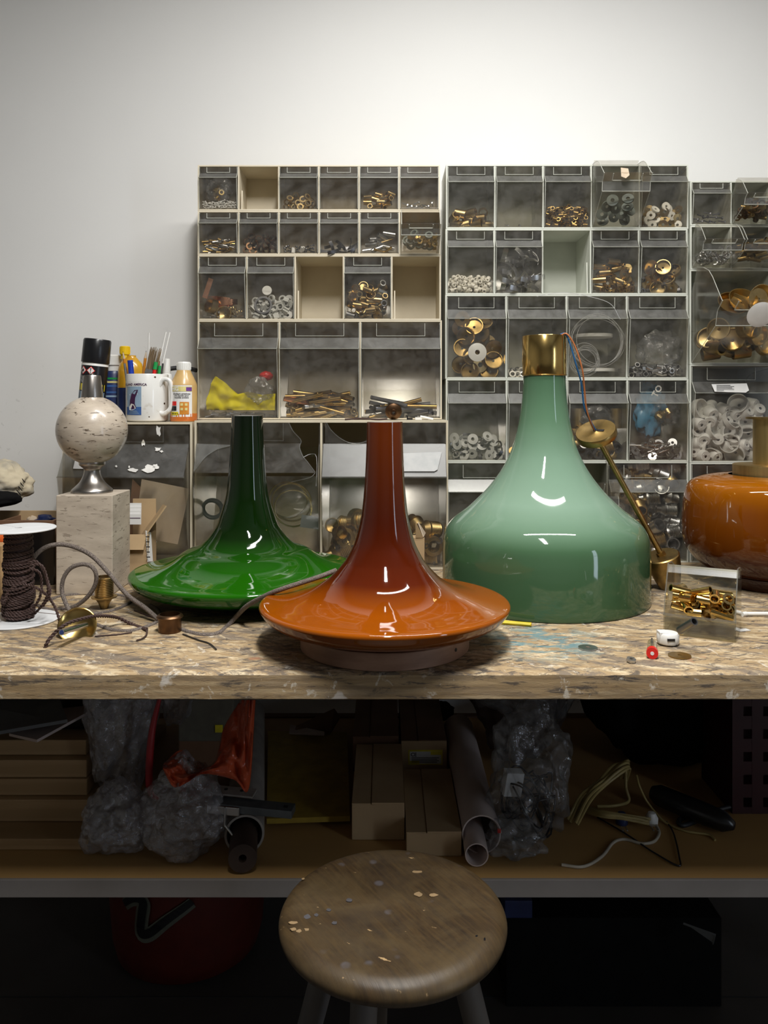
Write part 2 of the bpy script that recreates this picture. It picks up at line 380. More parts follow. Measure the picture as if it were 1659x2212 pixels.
def cyl2(a, b, r0, r1=None, n=12):
    a, b = Vector(a), Vector(b); r1 = r0 if r1 is None else r1; L = (b-a).length
    q = (b-a).to_track_quat('Z', 'Y').to_matrix().to_4x4()
    return xf(lathe([(r0, 0), (r1, L)], n), Matrix.Translation(a) @ q)
def along(g, a, b):
    a, b = Vector(a), Vector(b)
    return xf(g, Matrix.Translation(a) @ (b-a).to_track_quat('Z', 'Y').to_matrix().to_4x4())
def smooth_path(pts, sub=8, closed=False):
    pts = [Vector(p) for p in pts]; out = []; n = len(pts)
    rng = n if closed else n-1
    for i in range(rng):
        p1, p2 = pts[i], pts[(i+1) % n]
        p0 = pts[i-1] if (i > 0 or closed) else p1*2-p2
        p3 = pts[(i+2) % n] if (i < n-2 or closed) else p2*2-p1
        for k in range(sub):
            t = k/sub
            out.append(0.5*((2*p1)+(-p0+p2)*t+(2*p0-5*p1+4*p2-p3)*t*t+(-p0+3*p1-3*p2+p3)*t**3))
    if not closed: out.append(pts[-1])
    return out
def frames(pts, closed=False):
    n = len(pts); T = []
    for i in range(n):
        a = pts[(i-1) % n] if (i > 0 or closed) else pts[i]; b = pts[(i+1) % n] if (i < n-1 or closed) else pts[i]
        t = b-a; T.append(t.normalized() if t.length > 1e-9 else Vector((0, 0, 1)))
    u = T[0].orthogonal().normalized(); U = []
    for t in T:
        u = (u-t*u.dot(t)); u = u.normalized() if u.length > 1e-6 else t.orthogonal().normalized(); U.append(u)
    return T, U
def tube(pts, r, n=8, closed=False):
    T, U = frames(pts, closed); V, Fc = [], []; m = len(pts)
    for i, p in enumerate(pts):
        w = T[i].cross(U[i]); rr = r[i] if isinstance(r, list) else r
        for k in range(n):
            a = 2*PI*k/n; V.append(p+(U[i]*math.cos(a)+w*math.sin(a))*rr)
    for i in range(m if closed else m-1):
        j = (i+1) % m
        for k in range(n):
            k2 = (k+1) % n; Fc.append((i*n+k, i*n+k2, j*n+k2, j*n+k))
    if not closed: Fc.append(tuple(range(n))[::-1]); Fc.append(tuple((m-1)*n+k for k in range(n)))
    return V, Fc
def twisted(pts, r, pitch=0.009, n=6):
    """two strands wound round each other along a dense path"""
    T, U = frames(pts); gs = []; s = 0.0; ang = [0.0]
    for i in range(1, len(pts)): s += (pts[i]-pts[i-1]).length; ang.append(2*PI*s/pitch)
    for ph in (0, PI):
        q = [p+(U[i]*math.cos(ang[i]+ph)+T[i].cross(U[i])*math.sin(ang[i]+ph))*r*0.55 for i, p in enumerate(pts)]
        gs.append(tube(q, r*0.62, n))
    return join(*gs)
def resample(pts, step):
    out = [pts[0]]; acc = 0.0
    for a, b in zip(pts, pts[1:]):
        L = (b-a).length
        while acc+L >= step:
            t = (step-acc)/L; a = a+(b-a)*t; out.append(a.copy()); L = (b-a).length; acc = 0.0
        acc += L
    return out
def prism(poly, x0, x1):
    """poly of (y, z) extruded along x"""
    n = len(poly); V = [(x0, y, z) for y, z in poly]+[(x1, y, z) for y, z in poly]
    Fc = [tuple(range(n))[::-1], tuple(range(n, 2*n))]+[(i, (i+1) % n, n+(i+1) % n, n+i) for i in range(n)]
    return V, Fc
def ribbon(path, x0, x1, t):
    """open (y, z) polyline swept along x with thickness t"""
    n = len(path); off = []
    for i in range(n):
        a = Vector(path[max(i-1, 0)]); b = Vector(path[min(i+1, n-1)]); d = (b-a).normalized(); off.append((path[i][0]-d.y*t, path[i][1]+d.x*t))
    return prism(list(path)+off[::-1], x0, x1)
def sheet(pts, t):
    """flat polygon in 3-D with a real thickness along its normal"""
    pts = [Vector(p) for p in pts]; nrm = Vector((0, 0, 0))
    for i in range(1, len(pts)-1): nrm += (pts[i]-pts[0]).cross(pts[i+1]-pts[0])
    nrm.normalize(); n = len(pts); V = pts+[p+nrm*t for p in pts]
    return V, [tuple(range(n))[::-1], tuple(range(n, 2*n))]+[(i, (i+1) % n, n+(i+1) % n, n+i) for i in range(n)]
def rope_blob(c, s, seed=0, sub=4, amp=0.25, freq=3.0, fine=0.0):
    bm = bmesh.new(); bmesh.ops.create_icosphere(bm, subdivisions=sub, radius=1.0)
    for v in bm.verts:
        p = v.co.copy(); o = Vector((seed*3.1, seed*1.7, seed*0.9))
        k = 1+amp*mnoise.noise(p*freq+o)+amp*0.5*mnoise.noise(p*freq*2.3+o)+fine*mnoise.noise(p*freq*6+o)
        v.co = p*k
    V = [(c[0]+v.co.x*s[0], c[1]+v.co.y*s[1], c[2]+v.co.z*s[2]) for v in bm.verts]
    Fc = [tuple(q.index for q in f.verts) for f in bm.faces]; bm.free(); return V, Fc

ORG = {}
def obj(name, g, mat, parent=None, smooth=None, bevel=0.0, origin=None, **tags):
    V = [Vector(v) for v in g[0]]
    if origin is not None: o = Vector(origin)
    elif parent is not None: o = ORG[parent.name].copy()
    else:
        mn = [min(v[i] for v in V) for i in range(3)]; mx = [max(v[i] for v in V) for i in range(3)]
        o = Vector(((mn[0]+mx[0])/2, (mn[1]+mx[1])/2, mn[2]))
    me = bpy.data.meshes.new(name); me.from_pydata([tuple(v-o) for v in V], [], g[1])
    bm = bmesh.new(); bm.from_mesh(me); bmesh.ops.recalc_face_normals(bm, faces=bm.faces); bm.to_mesh(me); bm.free()
    me.materials.append(MT[mat] if isinstance(mat, str) else mat)
    if smooth is not None:
        me.polygons.foreach_set('use_smooth', [True]*len(me.polygons)); me.set_sharp_from_angle(angle=math.radians(smooth))
    ob = bpy.data.objects.new(name, me); COL.objects.link(ob)
    if parent is not None:
        ob.parent = parent; ob.location = o-ORG[parent.name]
    else: ob.location = o
    ORG[ob.name] = o
    if bevel:
        b = ob.modifiers.new('bevel', 'BEVEL'); b.width = bevel; b.segments = 2; b.limit_method = 'ANGLE'; b.angle_limit = 0.7
    tag(ob, **tags); return ob
def tag(o, label=None, cat=None, group=None, kind=None):
    if label: o['label'] = label
    if cat: o['category'] = cat
    if group: o['group'] = group
    if kind: o['kind'] = kind
    return o
def thing(name, loc, label, cat, group=None):
    o = bpy.data.objects.new(name, None); COL.objects.link(o); o.location = loc; o.empty_display_size = 0.05
    ORG[o.name] = Vector(loc); return tag(o, label, cat, group)
def struct(name, g, mat, parent=None, **k): return obj(name, g, mat, parent, kind=None if parent else 'structure', **k)

def text_geo(s, size, align='CENTER', bold=0.0):
    cu = bpy.data.curves.new('lettering', 'FONT'); cu.body = s; cu.size = size; cu.align_x = align; cu.resolution_u = 2
    cu.offset = bold; cu.extrude = 0.0
    o = bpy.data.objects.new('lettering', cu); COL.objects.link(o)
    bpy.context.view_layer.update()
    me = bpy.data.meshes.new_from_object(o.evaluated_get(bpy.context.evaluated_depsgraph_get()))
    V = [v.co.copy() for v in me.vertices]; Fc = [tuple(p.vertices) for p in me.polygons]
    bpy.data.objects.remove(o); bpy.data.meshes.remove(me); return V, Fc
def rect2(w, h, nx=8): # flat rect in xy subdivided in x
    V = [(-w/2+w*i/nx, y, 0) for i in range(nx+1) for y in (0, h)]
    return V, [(2*i, 2*i+2, 2*i+3, 2*i+1) for i in range(nx)]
def poly2(pts): return [(x, y, 0) for x, y in pts], [tuple(range(len(pts)))]
def wrap(g, r, cx, cy, z0, ang0=-PI/2, lift=0.0003):
    """wrap a flat xy drawing round a vertical cylinder facing ang0"""
    V = [Vector((cx+(r+lift)*math.cos(ang0+v[0]/r), cy+(r+lift)*math.sin(ang0+v[0]/r), z0+v[1])) for v in g[0]]
    return V, g[1]
def flat(g, c, right=(1, 0, 0), up=(0, 0, 1)):
    c, right, up = Vector(c), Vector(right).normalized(), Vector(up).normalized()
    return [c+right*v[0]+up*v[1] for v in g[0]], g[1]
def shift2(g, dx, dy): return [(v[0]+dx, v[1]+dy, 0) for v in g[0]], g[1]

# ------------------------------------------------------------------ the room
struct('floor', box(-2.5, 2.5, -3.0, 2.4, -0.05, 0.0), 'floor')
for k, y in enumerate((1.2, 1.79)):
    struct('trim_%d' % (k+1), box(-2.5, 2.5, y, y+0.003, 0.0, 0.0012), 'rubber')
struct('wall_back', box(-2.5, 2.5, 2.215, 2.30, 0.0, 2.9), 'wall')
struct('wall_left', box(-2.56, -2.5, -3.0, 2.3, 0.0, 2.9), 'room')
wr = struct('wall_right', join(box(2.5, 2.56, -3.0, -1.0, 0.0, 2.9), box(2.5, 2.56, -0.55, 2.3, 0.0, 2.9), box(2.5, 2.56, -1.0, -0.55, 2.25, 2.9), box(2.5, 2.56, -1.0, -0.55, 0, 0.35)), 'room')
struct('wall_front', box(-2.5, 2.5, -3.06, -3.0, 0.0, 2.9), 'room')
struct('ceiling', box(-2.5, 2.5, -3.0, 2.3, 2.9, 2.96), 'ceiling')
win = struct('window_1', join(box(2.49, 2.55, -1.0, -0.96, 0.35, 2.25), box(2.49, 2.55, -0.59, -0.55, 0.35, 2.25), box(2.49, 2.55, -0.96, -0.59, 0.35, 0.40), box(2.49, 2.55, -0.96, -0.59, 2.20, 2.25), box(2.50, 2.54, -0.96, -0.59, 1.28, 1.30)), 'white')
struct('pane', box(2.515, 2.52, -0.96, -0.59, 0.40, 2.20), emis('daylight_behind_pane', (0.72, 0.84, 1.0), 7.0), win)
for lc, sx, sy, pw, cl in LAMPS:
    t = thing('ceiling_light', (lc[0], lc[1], lc[2]+0.004), 'white tube light fitting hung %s' % ('over the workbench' if sx > sy else 'behind the viewer, out of the picture'), 'light')
    obj('reflector', box(lc[0]-sx/2-.02, lc[0]+sx/2+.02, lc[1]-sy/2-.02, lc[1]+sy/2+.02, lc[2]+.004, lc[2]+.05), 'white', t)
    for s in (-1, 1):
        ax = (lc[0]+s*sx*.35, lc[1]) if sx > sy else (lc[0], lc[1]+s*sy*.35)
        obj('hanger', cyl(.004, lc[2]+.05, 2.9, 8, (ax[0], ax[1], 0)), 'steel', t)

# ------------------------------------------------------------------ the workbench
bench = thing('workbench', (0, 1.65, 0), 'long scarred wooden workbench with a thick paint-stained top', 'workbench')
def bench_top():
    nx, X0, X1, Y0, Y1, TH = 420, -1.3, 1.3, 1.174, 2.213, 0.039
    V, Fc = [], []; rnd = random.Random(3)
    for i in range(nx+1):
        x = X0+(X1-X0)*i/nx
        j = 0.0016*mnoise.noise(Vector((x*14, 0, 0)))+0.0010*mnoise.noise(Vector((x*60, 3, 0)))
        k = 0.0018*mnoise.noise(Vector((x*18, 7, 0)))+0.0012*mnoise.noise(Vector((x*70, 9, 0)))
        V += [(x, Y1, BENCH), (x, Y0+0.012, BENCH), (x, Y0+0.005+j*0.8, BENCH-0.0008), (x, Y0+0.0015+j, BENCH-0.003+k*0.6), (x, Y0+0.0005+j, BENCH-TH*0.5), (x, Y0+0.001, BENCH-TH+0.002+k*0.5), (x, Y0+0.004, BENCH-TH), (x, Y1, BENCH-TH)]
    for i in range(nx):
        for q in range(8):
            a, b = i*8+q, i*8+(q+1) % 8; Fc.append((a, b, b+8, a+8))
    Fc.append(tuple(range(8))); Fc.append(tuple(nx*8+q for q in range(8))[::-1])
    return V, Fc
bt = obj('tabletop', bench_top(), 'bench', bench, smooth=40)
bt.data.materials.append(MT['bench_edge'])
for p in bt.data.polygons:
    if abs(p.normal.y) > 0.75: p.material_index = 1
for x in (-1.24, 1.24):
    for y in (1.42, 2.14): obj('leg', box(x-.035, x+.035, y-.035, y+.035, 0, BENCH-.039), 'plank', bench, bevel=.003)
ls = obj('lower_shelf', box(-1.2, 1.2, 1.384, 2.09, SHELF-.027, SHELF), 'mdf', bench)
obj('edge_strip', box(-1.2, 1.2, 1.378, 1.384, SHELF-.030, SHELF+.0005), 'alu', ls, bevel=.001)
obj('back_rail', box(-1.2, 1.2, 2.09, 2.115, SHELF-.045, SHELF+.004), 'card_dark', bench)

# ------------------------------------------------------------------ storage cabinets with tip-out bins
def bin_geos(W, H, D, lab=0.16, led=0.28, pr=0.09, front=True):
    """local frame: x centred, y=0 front plane, +y into the cabinet, z up from the hinge"""
    w = W/2-.0012; t = .0016; h = H-.003; Bk = min(.74*H, D-.012)
    arc = [(Bk+(.5*Bk-Bk)*k/3*1.0, .72*h+(.95*h-.72*h)*math.sin(PI/2*k/3)) for k in range(4)]
    poly = [(0, 0), (.44*H, 0), (Bk, .72*h)]+arc[1:]+[(0, .985*h), (0, (1-lab)*h), (-pr*H, (1-led)*h)]
    parts = [prism(poly, -w, -w+t), prism(poly, w-t, w), ribbon([(.44*H, .0), (Bk, .72*h), (Bk*.98, .80*h)], -w+t, w-t, t), box(-w+t, w-t, 0, .44*H, 0, t)]
    if front:
        parts.append(ribbon([(0, h), (0, (1-lab)*h), (-pr*H, (1-led)*h), (0, .0)], -w+t, w-t, t))
    body = join(*parts)
    lip = join(box(-w-.0008, w+.0008, -pr*H-.0022, -pr*H+.0004, (1-led)*h-.0018, (1-led)*h+.0006),
               ribbon([(-.0008, (1-lab)*h), (-pr*H-.0008, (1-led)*h)], -w+t, w-t, .0010))
    prof = [(0, h), (0, (1-lab)*h), (-pr*H, (1-led)*h), (0, .0)]
    edges = [tube([Vector((x, y-.0006, z)) for y, z in (prof if front else [])] or [Vector((x, 0, h)), Vector((x, 0, 0))], .0009, 4) for x in (-w, w)]  # pale strips stand in for highlights along the clear plastic edges
    edges += [tube([Vector((x, y, z)) for y, z in [(Bk, .72*h)]+arc[1:]+[(0, .985*h)]], .0009, 4) for x in (-w+.0008, w-.0008)]
    edges.append(tube([Vector((-w, -pr*H-.001, (1-led)*h)), Vector((w, -pr*H-.001, (1-led)*h))], .0010, 4))
    fw = w*.62; z0, z1 = (1-lab)*h+.1*lab*h, h*.99; e = .0013
    frame = join(box(-fw, fw, -.0022, 0, z0, z0+e), box(-fw, -fw+e, -.0022, 0, z0, z1), box(fw-e, fw, -.0022, 0, z0, z1), *(edges if front else []))
    return body, lip, frame
BINCACHE = {}
def tip_bin(cab, x0, x1, z0, z1, yf, D, tilt=0.0, lab=0.16, led=0.28, pr=0.09, front=True, label=None):
    W, H = x1-x0, z1-z0; key = (round(W, 3), round(H, 3), D, front, lab)
    if key not in BINCACHE:
        ms = []
        for nm, g, m in zip(('tip_bin', 'front_lip', 'label_frame'), bin_geos(W, H, D, lab, led, pr, front), ('bin', 'bin_lip', 'bin_edge')):
            me = bpy.data.meshes.new(nm); me.from_pydata([tuple(v) for v in g[0]], [], g[1]); me.materials.append(MT[m])
            bm = bmesh.new(); bm.from_mesh(me); bmesh.ops.recalc_face_normals(bm, faces=bm.faces); bm.to_mesh(me); bm.free(); ms.append(me)
        BINCACHE[key] = ms
    ms = BINCACHE[key]; loc = Vector(((x0+x1)/2, yf, z0+.0012))
    b = bpy.data.objects.new('tip_bin', ms[0]); COL.objects.link(b); b.parent = cab; b.location = loc-ORG[cab.name]; b.rotation_euler = (tilt, 0, 0)
    if label: b['label'] = label
    if front:
        for nm, me in zip(('front_lip', 'label_frame'), ms[1:]):
            c = bpy.data.objects.new(nm, me); COL.objects.link(c); c.parent = b
    return b, Matrix.Translation(loc) @ Matrix.Rotation(tilt, 4, 'X')

# loose hardware, one mesh per kind and size
def item_geo(kind, r, L):
    if kind == 'tube': return pipe(r, r*.72, -L/2, L/2, 12)
    if kind == 'ring': return pipe(r, r*.62, -L/2, L/2, 14)
    if kind == 'nut': return pipe(r, r*.5, -L/2, L/2, 6)
    if kind == 'washer': return pipe(r, r*.32, -L/2, L/2, 16)
    if kind == 'hoop': return pipe(r, r*.93, -L/2, L/2, 32)
    if kind == 'bead': return lathe([(r*.45, -L/2), (r*.85, -L/2), (r, -L*.25), (r, L*.25), (r*.85, L/2), (r*.45, L/2)], 10, closed=True)
    if kind == 'screw': return join(lathe([(r, L/2-r*.9), (r, L/2-r*.2), (r*.6, L/2)], 6), cyl(r*.45, -L/2, L/2-r*.9, 7))
    if kind == 'rod': return cyl(r, -L/2, L/2, 9)
    if kind == 'cup': return lathe([(r*.15, -L/2), (r*.8, -L/2), (r, -L*.3), (r, L/2), (r*.9, L/2), (r*.9, -L*.22), (r*.15, -L*.38)], 18, closed=True)
    if kind == 'strip':
        pth = [(L*.5*math.cos(a), L*.32*math.sin(a)) for a in [PI*.15+PI*.7*k/8 for k in range(9)]]
        return ribbon(pth, -r, r, .0012)
    if kind == 'clip': return join(cbox((0, 0, 0), (r*2, L, r*.6)), cbox((r*.7, 0, r*.6), (r*.6, L, r*.8)), cbox((-r*.7, 0, r*.6), (r*.6, L, r*.8)))
    if kind == 'socket':
        pr = [(r*.55, -L/2), (r*.55, -L*.3), (r*.95, -L*.12), (r*.95, -L*.04)]
        for k in range(7): z = -L*.02+k*L*.07; pr += [(r*.84, z), (r*.90, z+L*.035)]
        pr += [(r*.84, L/2), (r*.7, L/2), (r*.7, -L*.1), (r*.3, -L*.3), (r*.3, -L/2)]
        return lathe(pr, 16, closed=True)
    if kind == 'lampholder':      # white bulb holder: cup with slotted face
        return join(lathe([(r*.25, L*.42), (r*.8, L*.42), (r*.8, -L/2), (r, -L/2), (r, L*.3), (r*.85, L/2), (r*.25, L/2)], 16, closed=True),
                    *[cbox((r*.5*math.cos(a), r*.5*math.sin(a), L*.5), (r*.12, r*.3, L*.08), (0, 0, a)) for a in (0, 2.1, 4.2)])
    if kind == 'spring':
        return tube([Vector((r*.8*math.cos(a), r*.8*math.sin(a), -L/2+L*a/(2*PI*5))) for a in [2*PI*5*k/50 for k in range(51)]], r*.18, 4)
    raise KeyError(kind)
ITEMC = {}
def item_mesh(kind, mat, r, L, nm):
    key = (kind, mat, r, L)
    if key not in ITEMC:
        g = item_geo(kind, r, L); me = bpy.data.meshes.new(nm); me.from_pydata([tuple(v) for v in g[0]], [], g[1]); me.materials.append(MT[mat])
        bm = bmesh.new(); bm.from_mesh(me); bmesh.ops.recalc_face_normals(bm, faces=bm.faces); bm.to_mesh(me); bm.free()
        me.polygons.foreach_set('use_smooth', [True]*len(me.polygons)); me.set_sharp_from_angle(angle=0.6)
        ITEMC[key] = me
    return ITEMC[key]
NAMES = dict(tube='brass_tube', ring='metal_ring', nut='nut', washer='washer', hoop='hoop', bead='bead', screw='screw', rod='rod', cup='metal_cup', strip='metal_strip', clip='clip', socket='lamp_socket', lampholder='bulb_holder', spring='spring')
def pile(M, W, Dp, specs, where, seed, xr=(0.0, 1.0), trough=None):
    """specs: (kind, material, radius, length, count, description, category). Drops the pieces into a heap in bin space."""
    rnd = random.Random(seed); placed = []; seq = []
    for sp in specs: seq += [sp]*(sp[4] if sp[4] < 5 else int(sp[4]*1.45))
    rnd.shuffle(seq)
    for kind, mat, r, L, n, desc, cat in seq:
        R = max(r, min(L/2, r*2.2))*0.86 if kind != 'hoop' else r*.3
        rx = min(max(R, L*.5 if kind in ('rod', 'tube', 'screw') else R), W*.48); best = None
        for _ in range(7):
            lo, hi = -W/2+rx+.002+xr[0]*W*0.0, W/2-rx-.002
            if hi < lo: lo = hi = 0
            x = lo+(hi-lo)*(xr[0]+(xr[1]-xr[0])*rnd.random()); y = R+.002+max(0, Dp-2*R-.004)*rnd.random()
            z = R*.62+.002
            if trough:
                y = R*.6+rnd.uniform(-.50*trough, .16*trough); z += max(-y*.70, y*1.3, 0)+.004
            for (a, b, c, q) in placed:
                dd = (a-x)**2+(b-y)**2; s = (q+R)*.86
                if dd < s*s: z = max(z, c+math.sqrt(s*s-dd)*.85)
            if best is None or z+.25*y < best[2]+.25*best[1]: best = (x, y, z)
        x, y, z = best; placed.append((x, y, z, R))
        if kind in ('washer', 'hoop', 'cup', 'lampholder', 'ring') : e = Euler((PI/2+rnd.uniform(-.7, .5), rnd.uniform(-.5, .5), rnd.uniform(-.7, .7)))
        elif kind in ('rod', 'tube', 'screw', 'spring', 'socket'):
            lim = min(.45, 1.3*R/(L/2)); yaw = .6 if L < .05 else .42
            e = Euler((rnd.uniform(-.35, .35), PI/2+rnd.uniform(-lim, lim), rnd.uniform(-yaw, yaw)) if rnd.random() < .72 or L > 4*r else (PI/2+rnd.uniform(-.5, .5), 0, rnd.uniform(-.5, .5)))
        else: e = Euler((rnd.uniform(0, 3), rnd.uniform(0, 3), rnd.uniform(0, 3)))
        nm = NAMES[kind]
        if kind == 'tube' and 'brass' not in mat: nm = 'metal_tube'
        o = bpy.data.objects.new(nm, item_mesh(kind, mat, r, L, nm)); COL.objects.link(o)
        o.matrix_world = M @ Matrix.Translation((x, y, z)) @ e.to_matrix().to_4x4()
        o['label'] = desc+' in '+where; o['category'] = cat
        if n > 1: o['group'] = desc+'s in '+where if not desc.endswith('s') else desc+' in '+where

ORD = ['first', 'second', 'third', 'fourth', 'fifth', 'sixth']
def housing(cab, x0, x1, z0, z1, yf, D, n, mat, t=.0036):
    g = join(box(x0, x1, yf, yf+D, z1-t, z1), box(x0, x1, yf, yf+D, z0, z0+t), box(x0, x0+t, yf, yf+D, z0+t, z1-t), box(x1-t, x1, yf, yf+D, z0+t, z1-t),
             box(x0+t, x1-t, yf+D-t, yf+D, z0+t, z1-t))
    obj('housing', g, mat, cab)
    cells = []; w = (x1-x0-t)/n
    for k in range(n):
        cells.append((x0+t+k*w, x0+(k+1)*w))
        if k: obj('divider', box(x0+k*w, x0+k*w+t, yf+.0005, yf+D-t, z0+t, z1-t), mat, cab)
    return cells, (z0+t, z1-t)
Z2 = lambda py: EYE-(py-875.0)*2.0/F
def X2(px): return (px-829.5)*2.0/F

